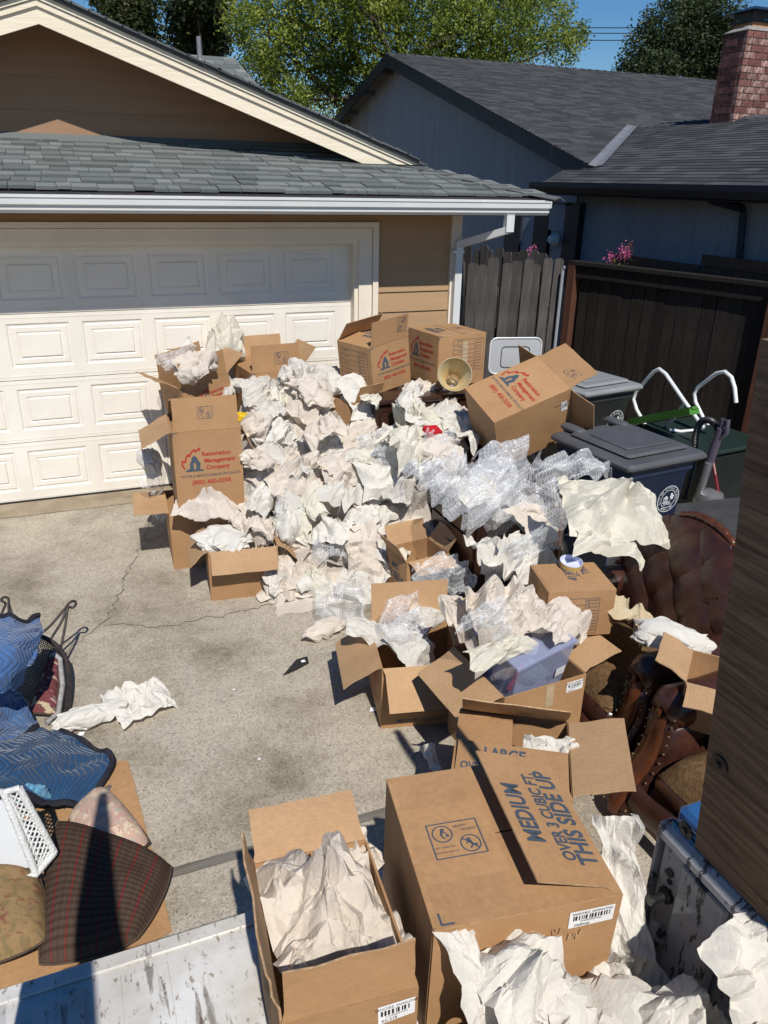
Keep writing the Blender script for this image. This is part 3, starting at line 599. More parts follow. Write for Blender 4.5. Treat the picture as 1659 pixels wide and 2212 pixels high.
# chimney of bricks
CHX, CHY = 7.1, 3.09; cw, cdp, ctop = .95, .46, 4.72
chm = MB().box((CHX + .012, CHY - .0 + .012, 2.8), (CHX + cw - .012, CHY + cdp - .012, ctop)).build('chimney', MAT['mortar'], nb)
bh = .088; BL = {}
def brick(w, dpt):
    key = (round(w, 3), round(dpt, 3))
    if key not in BL:
        m = MB().box((0, 0, 0), (w, dpt, bh - .012)); BL[key] = [mesh('brick', m.v, m.f, MAT['brick']), mesh('brick', m.v, m.f, MAT['brickworn'])]
    return BL[key]
for c in range(19):
    z = ctop - bh * (c + 1); off = 0 if c % 2 else .5
    x = CHX - off * .23
    while x < CHX + cw:                                       # face towards the street
        a, b = max(x, CHX), min(x + .228, CHX + cw)
        if b - a > .03: o = link('brick', rng.choice(brick(b - a - .01, .06)), chm); o.location = (a + .003, CHY - .004 + rng.uniform(-.003, .003), z)
        x += .23
    y = CHY + .06 - (.5 - off) * .23
    while y < CHY + cdp:                                      # left face
        a, b = max(y, CHY + .06), min(y + .228, CHY + cdp)
        if b - a > .03: o = link('brick', brick(.06, b - a - .01)[0], chm); o.location = (CHX - .004 + rng.uniform(-.003, .003), a + .003, z)
        y += .23
MB().add([(CHX-.01,CHY-.01,ctop),(CHX+cw,CHY-.01,ctop),(CHX+cw,CHY+cdp,ctop),(CHX-.01,CHY+cdp,ctop),(CHX+.1,CHY+.1,ctop+.07),(CHX+cw-.1,CHY+.1,ctop+.07),(CHX+cw-.1,CHY+cdp-.1,ctop+.07),(CHX+.1,CHY+cdp-.1,ctop+.07)], [(0,1,5,4),(1,2,6,5),(2,3,7,6),(3,0,4,7),(4,5,6,7)]).build('mortar_crown', MAT['mortar'], nb)
MB().box((CHX+.2,CHY+.14,ctop+.05),(CHX+.66,CHY+.5,ctop+.13)).build('clay_flue', MAT['clay'], nb)
cp = MB().box((CHX+.16,CHY+.11,ctop+.13),(CHX+.7,CHY+.53,ctop+.16))
for k in range(26):
    t = k / 25; cp.bar((CHX+.2+.46*t,CHY+.13,ctop+.16),(CHX+.19+.48*t,CHY+.12,ctop+.28),.006,.006); cp.bar((CHX+.18,CHY+.13+.37*t,ctop+.16),(CHX+.17,CHY+.13+.37*t,ctop+.28),.006,.006)
cp.build('spark_screen', MAT['blackmetal'], nb)
MB().add([(CHX+.05,CHY,ctop+.26),(CHX+.81,CHY,ctop+.26),(CHX+.81,CHY+.64,ctop+.26),(CHX+.05,CHY+.64,ctop+.26),(CHX+.3,CHY+.25,ctop+.35),(CHX+.56,CHY+.25,ctop+.35),(CHX+.56,CHY+.39,ctop+.35),(CHX+.3,CHY+.39,ctop+.35)], [(0,1,5,4),(1,2,6,5),(2,3,7,6),(3,0,4,7),(4,5,6,7),(3,2,1,0)]).build('chimney_cap', MAT['blackmetal'], nb)

# ================================================================ fences
def picket_mesh(w, h, t, seed):
    r = random.Random(seed); c = w * .22
    mb = MB().prism([(0, 0), (w, 0), (w, h - c), (w - c, h), (c, h), (0, h - c)], 1, 0, t); return mb.v, mb.f
pf = thing('picket_fence', 'weathered grey dog-eared picket fence beside the garage corner', 'fence', (1.8, 1.4, 0))
x = -.62; k = 0
while x < 1.42:
    w = rng.uniform(.125, .15); h = rng.uniform(1.74, 1.86)
    o = MB().add(*picket_mesh(w, h, .018, k)).build('picket', MAT['picket'], pf); o.location = (x, rng.uniform(-.012, .012), 0); o.rotation_euler = (rng.gauss(0, .006), rng.gauss(0, .012), rng.gauss(0, .02)); x += w + rng.uniform(.002, .012); k += 1
MB().box((-.62, .03, .35), (1.42, .07, .44)).box((-.62, .03, 1.4), (1.42, .07, 1.49)).build('rail', MAT['picket'], pf)
bf = thing('boundary_fence', 'grey dog-eared boundary fence seen over the top of the nearer pickets', 'fence', (3.06, 1.5, 0), (0, 0, math.atan2(1.55, -.47)))
x = 0; 
while x < 2.6:
    w = .135; o = MB().add(*picket_mesh(w, rng.uniform(1.82, 1.9), .018, k)).build('picket', MAT['picket'], bf); o.location = (x, rng.uniform(-.01, .01), 0); o.rotation_euler = (0, rng.gauss(0, .01), 0); x += w + .006
MB().box((0, -.05, 1.4), (2.6, -.02, 1.49)).build('rail', MAT['picket'], bf)
P0, P1 = np.array([3.26, 1.17, 0]), np.array([3.88, -1.11, 0]); ddir = (P1 - P0) / np.linalg.norm(P1 - P0)
kf = thing('dark_fence', 'blackened board fence with flat cap rail on the right side', 'fence', P0, (0, 0, math.atan2(ddir[1], ddir[0])))
L = 5.2; x = .09
while x < L:
    w = rng.uniform(.135, .16); o = MB().box((0, 0, 0), (w - .006, .02, 1.72)).build('fence_board', MAT['blackwood'], kf); o.location = (x, .03 + rng.uniform(-.004, .004), .04); o.rotation_euler = (0, rng.gauss(0, .006), 0); x += w
MB().box((-.08, -.05, 1.76), (2.75, .11, 1.80)).build('cap_rail', MAT['blackwood'], kf); MB().box((2.754, -.05, 1.75), (L, .11, 1.79)).build('cap_rail', MAT['blackwood'], kf)
MB().box((.02, -.02, 1.62), (L, .029, 1.755)).build('top_rail', MAT['blackwood'], kf)
MB().box((-.07, -.05, 0), (.03, .1, 1.755)).build('post', MAT['redwood'], kf); MB().box((2.44, -.06, 0), (2.53, .028, 1.755)).build('post', MAT['redwood'], kf)
MB().tube([(-.16, -.03, 0), (-.16, -.03, 1.68), (-.13, -.03, 1.72)], .022, 8).build('conduit_pipe', MAT['nlight'], kf)
a, b = GX(1400, 566, 4.1), GX(1560, 562, 4.1)
fz = a[2] + .01
ff = thing('far_fence', 'red-brown fence with a flat top board behind the dark fence', 'fence', (4.1, 0, 0))
for y0, y1, fz in ((-2.6, .02, 1.96), (.03, 1.6, 1.84)):
    MB().box((-.02, y0, fz - .11), (.02, y1, fz)).build('top_board', MAT['farfence'], ff)
y = -2.6
while y < 1.6: MB().box((.0, y, .1), (.02, y + .135, 1.84 - .12 if y > -.1 else 1.96 - .115)).build('fence_board', MAT['farfence'], ff); y += .145

# ================================================================ trees, shrubs, wires
def leaves(lobes, n, size, seed, shell=.55):
    r = np.random.default_rng(seed); w = np.array([l[1] ** 2 for l in lobes]); idx = r.choice(len(lobes), n, p=w / w.sum())
    c = np.array([l[0] for l in lobes])[idx]; R = np.array([l[1] for l in lobes])[idx]
    d = r.normal(size=(n, 3)); d /= np.linalg.norm(d, axis=1, keepdims=True)
    rad = shell + (1 - shell) * r.random(n) ** .6; rad *= 1 + .22 * np.sin(d[:, 0] * 5 + idx) * np.sin(d[:, 2] * 6 + 2 * idx) + .1 * r.normal(size=n)
    # sprigs: leaves gather in small tufts
    p = c + d * (R * rad)[:, None]; k = max(1, n // 14); q = p[r.integers(0, k, n)] + r.normal(scale=size * 2.2, size=(n, 3))
    nrm = d * .5 + r.normal(size=(n, 3)) * .7 + np.array([0, 0, .4]); nrm /= np.linalg.norm(nrm, axis=1, keepdims=True)
    t = np.cross(nrm, r.normal(size=(n, 3))); t /= np.linalg.norm(t, axis=1, keepdims=True); b = np.cross(nrm, t)
    s = size * r.uniform(.6, 1.3, n)[:, None]
    V = np.stack([q - t * s, q - b * s * .5 + nrm * s * .12, q + t * s, q + b * s * .5 + nrm * s * .12], 1).reshape(-1, 3)
    me = bpy.data.meshes.new('crown'); me.vertices.add(4 * n); me.vertices.foreach_set('co', V.ravel()); me.loops.add(4 * n); me.loops.foreach_set('vertex_index', np.arange(4 * n)); me.polygons.add(n); me.polygons.foreach_set('loop_start', np.arange(0, 4 * n, 4)); me.polygons.foreach_set('loop_total', np.full(n, 4)); me.update(calc_edges=True); return me
def tree(name, label, pxl, Y, n, size, mat, seed, trunkpx, spread=1.5):
    r = random.Random(seed); lobes = []
    for x, y, rp in pxl:
        yy = Y + r.uniform(-spread, spread); p = GY(x, y, yy); dep = (RW.T @ (p - CAM))[2]; lobes.append((p, rp * dep / FPX))
    base = GY(trunkpx, 400, Y); base[2] = 0
    t = thing(name, label, 'tree', base); cm = leaves(lobes, n, size, seed); cm.materials.append(mat); o = link('crown', cm, t); o.matrix_parent_inverse = Matrix.Translation(-Vector(base))
    top = np.mean([l[0] for l in lobes], axis=0); tb = MB(); mid = base + (top - base) * .55
    tb.tube([base, base + (mid - base) * .5 + [.1, .05, 0], mid, top], [.3, .25, .2, .06], 9)
    for l in lobes:
        m0 = base + (top - base) * r.uniform(.45, .9); m1 = (m0 + l[0]) / 2 + np.array([r.uniform(-.2, .2), r.uniform(-.2, .2), .15]); tb.tube([m0, m1, l[0]], [.1, .06, .02], 6)
    o = tb.build('trunk', MAT['bark'], t, 60); o.matrix_parent_inverse = Matrix.Translation(-Vector(base)); return t
MAT['bark'] = M('bark', (.09, .07, .05), (.05, .04, .03), 8, .95, .6, 30)
lg = leafmat('bright_leaf', (.06, .10, .016), (.17, .22, .034), (.32, .36, .06), .55)
lo = leafmat('oak_leaf', (.016, .028, .010), (.045, .062, .02), (.13, .14, .055), 1.2)
lo2 = leafmat('evergreen_leaf', (.016, .028, .012), (.04, .06, .024), (.10, .125, .06), 1.2)
tree('green_tree', 'large bright yellow-green tree in the middle behind the roofs', [(570,70,75),(640,130,85),(700,40,105),(800,90,115),(900,50,115),(1000,70,95),(1090,60,85),(1170,40,65),(1215,95,42),(620,215,55),(560,160,50),(690,230,55),(1100,120,55),(980,120,70),(760,180,60),(700,-60,110),(850,-70,120),(1000,-60,100),(1130,-50,80),(1240,80,28),(540,20,50)], 15, 95000, .046, lg, 3, 800)
tree('oak_tree', 'dark green oak tree at the upper left above the cream barge board', [(262,28,34),(292,58,30),(318,88,26),(305,20,32),(340,118,16),(240,-10,36),(280,90,24)], 21, 9000, .075, lo, 4, 300, 1)
tree('oak_tree', 'dark oak tree just left of the bright tree, behind the vent pipe', [(420,25,46),(455,60,36),(405,85,34),(445,105,30),(385,50,28),(470,15,28),(420,-30,46),(470,90,20)], 19, 15000, .07, lo, 5, 430, 1)
tree('oak_tree', 'dense dark evergreen oak behind the brick chimney', [(1405,110,50),(1440,55,52),(1500,85,68),(1550,40,52),(1600,105,55),(1375,150,30),(1480,150,50),(1560,165,45),(1430,160,40),(1500,20,40),(1560,110,60),(1350,158,18)], 21, 34000, .072, lo2, 6, 1490, 1.2)
wires = [((-40, 88), (1700, 68)), ((-40, 62), (1700, 40))]
for lab, (x0, y0), (x1, y1) in (('topmost power line, crossing the sky left of the oak', (480, 10), (1720, 50)), ('middle power line crossing the blue sky', (480, 22), (1720, 62)), ('lowest thin power line of the bundle in the blue sky', (480, 36), (1720, 78))):
    a, b = GY(x0, y0, 32), GY(x1, y1, 32); n = 24; pts = [a + (b - a) * k / n - np.array([0, 0, .5 * math.sin(math.pi * k / n)]) for k in range(n + 1)]
    tag(MB().tube(pts, .022, 5).build('power_line', MAT['black']), lab, 'power line', 'power lines across the sky')
pink = M('pink_blossom', (.62, .10, .28), (.75, .25, .42), 30, .6, transl=.3)
for lab, x, y, s, n in (('larger pink crape myrtle bloom above the dark fence', 1350, 552, .075, 260), ('small pink bloom left of the larger one above the fence', 1318, 557, .045, 110), ('tiny pink bloom above the grey pickets', 1148, 544, .035, 70)):
    p = GX(x, y, 3.9) if x > 1200 else GX(x, y, 3.4); t = thing('flowering_shrub', lab, 'shrub', (p[0], p[1], 0), group='pink flowering shrubs')
    cm = leaves([((0, 0, p[2]), s), ((.02, .03, p[2] + s * .9), s * .5)], n, .014, int(x), .3); cm.materials.append(pink); link('blossom', cm, t)
    cm = leaves([((0, 0, p[2] - .3), .16), ((0, 0, p[2] - .6), .3)], 500, .03, int(x) + 1, .3); cm.materials.append(lg); link('foliage', cm, t)
    MB().tube([(0, 0, 0), (.03, .02, p[2] * .6), (0, 0, p[2])], [.02, .012, .005], 6).build('stem', MAT['bark'], t)
    if x == 1350:
        cm = leaves([((.02, -.06, p[2] + .10), .03), ((.02, -.07, p[2] + .16), .025), ((.02, -.08, p[2] + .21), .018)], 120, .009, 77, .2); cm.materials.append(M('brown_seed_head', (.22, .1, .05), (.14, .06, .03), 20)); link('seed_head', cm, t)

# ================================================================ cardboard boxes with print
_tc = {}
def text_geo(s, bold=.0):
    key = (s, bold)
    if key not in _tc:
        cu = bpy.data.curves.new('t', 'FONT'); cu.body = s; cu.size = 1; cu.align_x = 'CENTER'; cu.align_y = 'CENTER'; cu.offset = bold; cu.resolution_u = 3
        o = bpy.data.objects.new('t', cu); me = bpy.data.meshes.new_from_object(o)
        v = [(p.co.x, p.co.y) for p in me.vertices]; f = [tuple(p.vertices) for p in me.polygons]
        bpy.data.objects.remove(o); bpy.data.meshes.remove(me); bpy.data.curves.remove(cu); _tc[key] = (v, f)
    return _tc[key]
class Frame:
    """a flat face to print on: origin, right, up, outward normal"""
    def __init__(s, o, u, v, n, bow=None): s.o, s.u, s.v, s.n = (Vector(q) for q in (o, u, v, n)); s.bow = bow
    def P(s, a, b, off=.0016):
        if s.bow: L, h, k = s.bow; off += k * max(0, math.cos(math.pi * a / L)) * max(0, math.sin(math.pi * b / h)) + (.001 if k > 0 else 0)
        return s.o + s.u * a + s.v * b + s.n * off
class Ink(MB):
    def text(s, fr, t, size, a, b, sx=1, rot=0, bold=.0, off=.0016):
        v, f = text_geo(t, bold); c, q = math.cos(rot), math.sin(rot)
        return s.add([fr.P(a + (x * sx * c - y * q) * size, b + (x * sx * q + y * c) * size, off) for x, y in v], f)
    def poly(s, fr, pts, off=.0016): return s.add([fr.P(a, b, off) for a, b in pts], [tuple(range(len(pts)))])
    def line(s, fr, a, b, w, off=.0016):
        a, b = Vector(a), Vector(b); d = (b - a).normalized(); p = Vector((-d.y, d.x)) * w / 2; n = max(1, int((b - a).length / .04)) if fr.bow else 1
        for i in range(n): q, t = a + (b - a) * i / n, a + (b - a) * (i + 1) / n; s.poly(fr, [q - p, t - p, t + p, q + p], off)
        return s
    def path(s, fr, pts, w):
        for p, q in zip(pts[:-1], pts[1:]): s.line(fr, p, q, w)
        return s
    def ring(s, fr, c, r, w, n=24, off=.0016):
        for k in range(n):
            a0, a1 = 2 * math.pi * k / n, 2 * math.pi * (k + 1) / n
            s.poly(fr, [(c[0] + (r - w / 2) * math.cos(a0), c[1] + (r - w / 2) * math.sin(a0)), (c[0] + (r + w / 2) * math.cos(a0), c[1] + (r + w / 2) * math.sin(a0)), (c[0] + (r + w / 2) * math.cos(a1), c[1] + (r + w / 2) * math.sin(a1)), (c[0] + (r - w / 2) * math.cos(a1), c[1] + (r - w / 2) * math.sin(a1))], off)
        return s
def logo(fr, par, a, b, w):
    """company mark: flames round a kneeling figure, name, line and telephone number; w = full width"""
    k = w / 1.0; R = Ink(); D = Ink()
    X = lambda x, y: (a + x * k, b + y * k)
    R.text(fr, 'Restoration', .118 * k, *X(.145, .31), sx=.98, bold=.024); R.text(fr, 'Management', .118 * k, *X(.20, .175), sx=.96, bold=.024); R.text(fr, 'Company', .118 * k, *X(.16, .04), sx=.98, bold=.024)
    Ink().text(fr, '(800) 400-5058', .118 * k, *X(.02, -.25), sx=1.0, bold=.016).build('telephone_number', MAT['red'], par)
    fl = [(-.46, .04), (-.5, .12), (-.49, .20), (-.44, .17), (-.42, .26), (-.38, .33), (-.36, .28), (-.32, .36), (-.25, .42), (-.25, .36), (-.20, .40), (-.16, .44), (-.17, .38)]
    Ink().path(fr, [X(*p) for p in fl], .028 * k).build('flame_mark', MAT['red'], par)
    D.poly(fr, [X(-.46, -.02), X(-.40, .03), X(-.36, .03), X(-.36, .14), X(-.33, .19), X(-.32, .25), X(-.27, .30), X(-.22, .25), X(-.20, .19), X(-.16, .14), X(-.17, .06), X(-.18, .02), X(-.12, .01), X(-.10, -.02)])
    D.text(fr, 'WATER & SMOKE DAMAGE SPECIALISTS', .068 * k, *X(.02, -.115), sx=.93, bold=.004)
    R.build('red_lettering', MAT['red'], par); D.build('grey_lettering', MAT['ink'], par)
    E_ = Ink(); E_.poly(fr, [X(-.285, .02), X(-.25, .02), X(-.245, .13), X(-.27, .16), X(-.29, .12)], .0024); E_.build('logo_gap', MAT['card'], par)
def form(fr, par, a, b, w, h, cap=None):
    I = Ink(); t = .0022
    def rect(x0, y0, x1, y1): I.path(fr, [(x0, y0), (x1, y0), (x1, y1), (x0, y1), (x0, y0)], t)
    x0, x1 = a - w / 2, a + w * .18; rect(x0, b - h / 2, x1, b + h / 2); rect(x1 + .012, b - h / 2, a + w / 2, b + h / 2); rect(x0, b + h * .33, x0 + w * .12, b + h / 2)
    for q in (.33, .17, .04, -.09, -.22, -.35): I.line(fr, (x0, b + h * q), (x1, b + h * q), t)
    for q in (.45, .27, .11): I.line(fr, (x0 + w * .14, b + h * q), (x0 + w * .3, b + h * q), t * 1.5)
    for k in range(9):
        y = b + h * (.36 - .095 * k); I.line(fr, (x1 + .03, y), (x1 + .03 + w * .15, y), t * 1.6); I.ring(fr, (x1 + .021, y), .0045, .002, 8)
    I.text(fr, 'CONTENTS', .012, x1 + w * .16, b + h * .44)
    if cap: I.text(fr, cap, .034, a - w * .05, b - h * .72, sx=.85, bold=.012)
    I.build('printed_form', MAT['ink'], par)
def lift_mark(fr, par, a, b, w, rot=0):
    I = Ink(); c, q = math.cos(rot), math.sin(rot); X = lambda x, y: (a + (x * c - y * q) * w, b + (x * q + y * c) * w); t = .026 * w
    I.path(fr, [X(-.5, -.4), X(.5, -.4), X(.5, .4), X(-.5, .4), X(-.5, -.4)], t); I.ring(fr, X(-.24, .15), .19 * w, t); I.ring(fr, X(.24, -.15), .19 * w, t)
    for cx_, cy_, f in ((-.24, .15, 1), (.24, -.15, -1)):
        I.ring(fr, X(cx_ + .02 * f, cy_ + .09), .025 * w, .035 * w, 10); I.line(fr, X(cx_, cy_ + .06), X(cx_ - .03 * f, cy_ - .04), .045 * w); I.line(fr, X(cx_ - .03 * f, cy_ - .04), X(cx_ + .03 * f, cy_ - .12), .03 * w); I.line(fr, X(cx_, cy_ + .05), X(cx_ + .09 * f, cy_), .025 * w); I.poly(fr, [X(cx_ + .06, cy_ - .08), X(cx_ + .12, cy_ - .08), X(cx_ + .12, cy_ - .02), X(cx_ + .06, cy_ - .02)])
    I.line(fr, X(.24 - .13, -.15 + .13), X(.24 + .13, -.15 - .13), t)
    I.text(fr, 'HEAVY?', .075 * w, *X(.14, .28), rot=rot); I.text(fr, 'PESADO?', .075 * w, *X(.3, .18), rot=rot); I.text(fr, 'LIFT CORRECTLY!', .05 * w, *X(-.26, -.16), rot=rot); I.text(fr, 'LEVANTAR CORRECTO!', .042 * w, *X(-.26, -.27), rot=rot)
    I.build('lifting_mark', MAT['ink'], par)
def side_up(fr, par, a, b, s, lines, rot=0):
    I = Ink(); c, q = math.cos(rot), math.sin(rot); y = 0
    for t, k in lines:
        I.text(fr, t, s * k, a + y * q * s, b - y * c * s, sx=.72, rot=rot, bold=.03); y += k * 1.02
    I.build('side_up_lettering', MAT['ink'], par)
def corner_mark(fr, par, pts, s=.03):
    I = Ink()
    for a, b, fx, fy in pts: I.path(fr, [(a, b + fy * s), (a, b), (a + fx * s, b)], .005)
    I.build('corner_mark', MAT['ink'], par)
def sticker(fr, par, a, b, w, h, hand, rot=0):
    q, c = math.sin(rot), math.cos(rot); X = lambda x, y: (a + (x * c - y * q), b + (x * q + y * c))
    o = Ink().poly(fr, [X(-w/2, -h/2), X(w/2, -h/2), X(w/2, h/2), X(-w/2, h/2)], .002).build('address_label', MAT['label'], par)
    I = Ink(); r = random.Random(hand)
    I.text(fr, 'SANCHEZ, SAMANTHA', h * .2, *X(0, h * .34), sx=.95, rot=rot, off=.003); x = -w * .4
    while x < w * .4:
        t = r.choice([.003, .005, .002]); I.line(fr, X(x, -h * .06), X(x, h * .22), t, .003); x += t + r.choice([.003, .004])
    I.text(fr, 'KYKF0SPQZ/Other', h * .13, *X(0, -h * .15), rot=rot, off=.003); I.text(fr, hand, h * .24, *X(-w * .2, -h * .35), rot=rot, off=.003)
    I.build('label_print', MAT['black'], o)

TH = .006
def box(label, dims, pos, yaw=0, tilt=(0, 0), flaps={}, prints=None, name='cardboard_box', group=None, curl=0, fl=None):
    """flaps: side -> angle from upright (positive opens outwards, -90 = closed) or (angle, curl); sides F B L R"""
    w, d, h = dims; t = thing(name, label, 'box', pos, (tilt[0], tilt[1], yaw), group)
    up = Vector((0, 0, 1))
    sides = {'F': (Vector((0, -d / 2, 0)), Vector((0, -1, 0)), w), 'B': (Vector((0, d / 2, 0)), Vector((0, 1, 0)), w), 'L': (Vector((-w / 2, 0, 0)), Vector((-1, 0, 0)), d), 'R': (Vector((w / 2, 0, 0)), Vector((1, 0, 0)), d)}
    out = {}
    MB().box((-w / 2 + .007, -d / 2 + .007, .0), (w / 2 - .007, d / 2 - .007, TH)).build('bottom', MAT['cardin'], t)
    for k, (c, n, L) in sides.items():
        u = up.cross(n); m = 10; LL = L - (2 * TH + .002 if k in 'LR' else 0); r = random.Random(label + k)
        fo = Frame(c, u, up, n, (L, h, r.uniform(.002, .012)))
        P = np.array([[fo.P(LL * (i / m - .5), h * j / m, 0) for j in range(m + 1)] for i in range(m + 1)])
        V, F = thick(P, TH)
        wl_ = link('wall', mesh('wall', V, F, MAT['card'], 30), t); out[k] = (wl_, fo)
        if k in flaps and flaps[k] is not None:
            a = flaps[k]; cu = 0
            if isinstance(a, tuple): a, cu = a
            a = math.radians(a); cu = math.radians(cu); Lf = (fl or (d if k in 'FB' else w) * .5) - .003
            nv = 6; LL = L - (.014 if k in 'LR' else .004); hz = h + (.001 if k in 'LR' else .002); rows = []; p = c + up * hz; ang_ = a; pts = [p.copy()]
            for j in range(nv):
                ang_ = a + cu * (j + .5) / nv; p = p + (up * math.cos(ang_) + n * math.sin(ang_)) * (Lf / nv); pts.append(p.copy())
            P = np.array([[pts[j] + u * (LL * (i / 4 - .5) * (1 - .05 * (j > 0))) + (n * math.cos(a) - up * math.sin(a)) * (.004 * math.sin(3 * i + 5 * j + len(label)) if j else 0) * (0 if cu == 0 else 1) for j in range(nv + 1)] for i in range(5)])
            V, F = thick(P, TH * .8); fo2 = Frame(c + up * hz, u, up * math.cos(a) + n * math.sin(a), n * math.cos(a) - up * math.sin(a))
            uvf = [(LL * i / 4, Lf * j / nv) for i in range(5) for j in range(nv + 1)]; me = mesh('flap', V, F, MAT['card'], 30, uvf + uvf); me.materials.append(MAT['cardin']); me.materials.append(MAT['cardedge']); nf = 4 * nv
            for pi_, pl in enumerate(me.polygons): pl.material_index = 0 if pi_ < nf else 1 if pi_ < 2 * nf else 2
            o = link('flap', me, t); out['f' + k] = (o, fo2)
    if prints: prints(out, w, d, h)
    return t
SM, MD, LG = (.41, .31, .31), (.457, .457, .406), (.457, .457, .61)
R_ = math.radians
THIS = lambda big, cu: [(big, 1.15), (cu, .8), ('THIS SIDE UP', 1.2)]

def pr(o, w, d, h):
    logo(o['F'][1], o['F'][0], .0, h * .55, .36); form(o['L'][1], o['L'][0], 0, h * .5, .3, .3); lift_mark(o['fF'][1], o['fF'][0], .0, .12, .1, R_(180)); corner_mark(o['F'][1], o['F'][0], [(-w/2 + .004, h - .004, 1, -1)])
box('tall cardboard box with red company lettering, standing open in front of the garage door', LG, (-1.669, -1.612, .452), R_(-2.6), flaps={'F': -8, 'L': (112, 12), 'R': (150, 10), 'B': (-50, 5)}, prints=pr, group='open moving boxes')
box('closed-in cardboard box under the tall box, one bare flap sticking out left over the concrete', (.47, .47, .44), (-1.72, -1.50, 0), R_(-3), flaps={'L': (86, 8)}, group='open moving boxes')
box('low cardboard box on the concrete with crushed front flap, stuffed with white paper', (.46, .46, .36), (-1.54, -2.07, 0), R_(-7), flaps={'F': (120, 25), 'L': (125, 15), 'R': (120, 25), 'B': 20}, prints=lambda o, w, d, h: form(o['L'][1], o['L'][0], 0, h * .5, .28, .22), group='open moving boxes', fl=.17)
def pr(o, w, d, h):
    logo(o['F'][1], o['F'][0], .05, h * .5, .3); lift_mark(o['fF'][1], o['fF'][0], .02, .12, .1, R_(180)); form(o['L'][1], o['L'][0], 0, h * .5, .28, .26); corner_mark(o['F'][1], o['F'][0], [(-w/2 + .004, h - .004, 1, -1)])
box('tilted open box by the garage door holding bubble wrap and crumpled paper', (.435, .435, .39), (-1.474, -.40, .72), R_(17), (0, R_(-10.6)), flaps={'F': (8, 0), 'L': (50, 10), 'B': (-12, 4), 'R': (60, 0)}, prints=pr, group='open moving boxes')
box('shadowed cardboard box under the tilted one, dark flaps open to the left', (.46, .46, .62), (-1.46, -.62, .0), R_(6), flaps={'L': (40, 5), 'F': (30, 0)}, group='open moving boxes')
def pr(o, w, d, h):
    logo(o['F'][1], o['F'][0], .02, h * .5, .33); lift_mark(o['fF'][1], o['fF'][0], .05, .11, .12, R_(180)); corner_mark(o['F'][1], o['F'][0], [(-w/2 + .004, h - .004, 1, -1)])
box('open box with two raised flaps against the garage door, lettering half hidden by paper', MD, (-.875, -.30, .714), R_(6), flaps={'F': (-6, 0), 'B': (4, 6), 'L': (-70, 0), 'R': (40, 0)}, prints=pr, group='open moving boxes')
box('plain cardboard box buried under the paper beside the garage door', (.46, .46, .7), (-.86, -.42, .0), R_(4), group='open moving boxes')
def pr(o, w, d, h):
    logo(o['F'][1], o['F'][0], .02, h * .5, .31); form(o['L'][1], o['L'][0], .0, h * .52, .32, .27); lift_mark(o['fF'][1], o['fF'][0], .12, .12, .11, R_(90)); side_up(o['fL'][1], o['fL'][0], .0, .16, .036, THIS('MEDIUM', 'OVER 3 CUBIC FT.'), R_(180)); corner_mark(o['F'][1], o['F'][0], [(-w/2 + .004, h - .004, 1, -1)])
box('half-open medium box left of the closed one on the dark cabinet', (.40, .40, .37), (-.19, -1.16, 1.115), R_(20), (0, R_(-7)), flaps={'F': (10, 0), 'L': -80, 'B': (-40, 0), 'R': (-84, 0)}, prints=pr, group='medium boxes on the cabinet')
def pr(o, w, d, h):
    logo(o['L'][1], o['L'][0], .0, h * .52, .34); form(o['F'][1], o['F'][0], .06, h * .6, .3, .25); side_up(o['fL'][1], o['fL'][0], .0, .16, .042, THIS('MEDIUM', 'OVER 3 CUBIC FT.'), 0); corner_mark(o['F'][1], o['F'][0], [(-w/2 + .004, h - .004, 1, -1)]); lift_mark(o['fR'][1], o['fR'][0], 0, .12, .1)
    I = Ink(); I.poly(o['F'][1], [(-.0, h * .42), (.05, h * .42), (.05, h * .86), (.0, h * .86)], .003); I.build('packing_tape', MAT['tape'], o['F'][0])
box('closed medium box with red lettering on its left side, on the dark cabinet', MD, (.42, -1.175, 1.115), R_(8), flaps={'L': -88, 'R': -87.5, 'F': -91, 'B': -91}, prints=pr, group='medium boxes on the cabinet')
def pr(o, w, d, h):
    logo(o['F'][1], o['F'][0], -.0, h * .44, .40); lift_mark(o['fF'][1], o['fF'][0], .1, .1, .12, R_(180)); sticker(o['R'][1], o['R'][0], -.1, h * .95 - .03, .05, .08, 'x', R_(90))
box('large cardboard box lying tilted on its side across the bin lid, red lettering up', LG, (.27, -2.131, .975), R_(-87.6), (R_(-68.6), R_(18.6)), flaps={'F': (3, 4), 'R': (80, 0), 'B': (40, 0), 'L': (100, 0)}, prints=pr, group='open moving boxes')
def pr(o, w, d, h):
    form(o['F'][1], o['F'][0], .0, h * .58, .36, .24, 'MEDIUM 3.02 CU.FT'); logo(o['L'][1], o['L'][0], 0, h * .5, .32)
b9 = box('open medium box on the concrete with all flaps splayed, bubble wrap on top', (.457, .457, .37), (-.94, -3.73, 0), R_(-12.6), flaps={'F': (128, 10), 'L': (118, 8), 'B': (8, 0), 'R': (78, 6)}, prints=pr, group='open moving boxes')
def pr(o, w, d, h):
    sticker(o['F'][1], o['F'][0], .165, h - .045, .095, .055, 'Room 1'); logo(o['L'][1], o['L'][0], 0, h * .42, .32)
    I = Ink(); I.poly(o['F'][1], [(.0, h - .12), (.045, h - .12), (.045, h - .003), (.0, h - .003)], .002); I.build('packing_tape', MAT['tape'], o['F'][0])
box('open box holding a clear plastic tote of yarn, white barcode label at its corner', (.457, .457, .52), (-.651, -4.256, 0), R_(3.7), flaps={'L': (112, 8), 'R': (74, 5), 'F': None, 'B': (50, 0)}, prints=pr, group='open moving boxes')
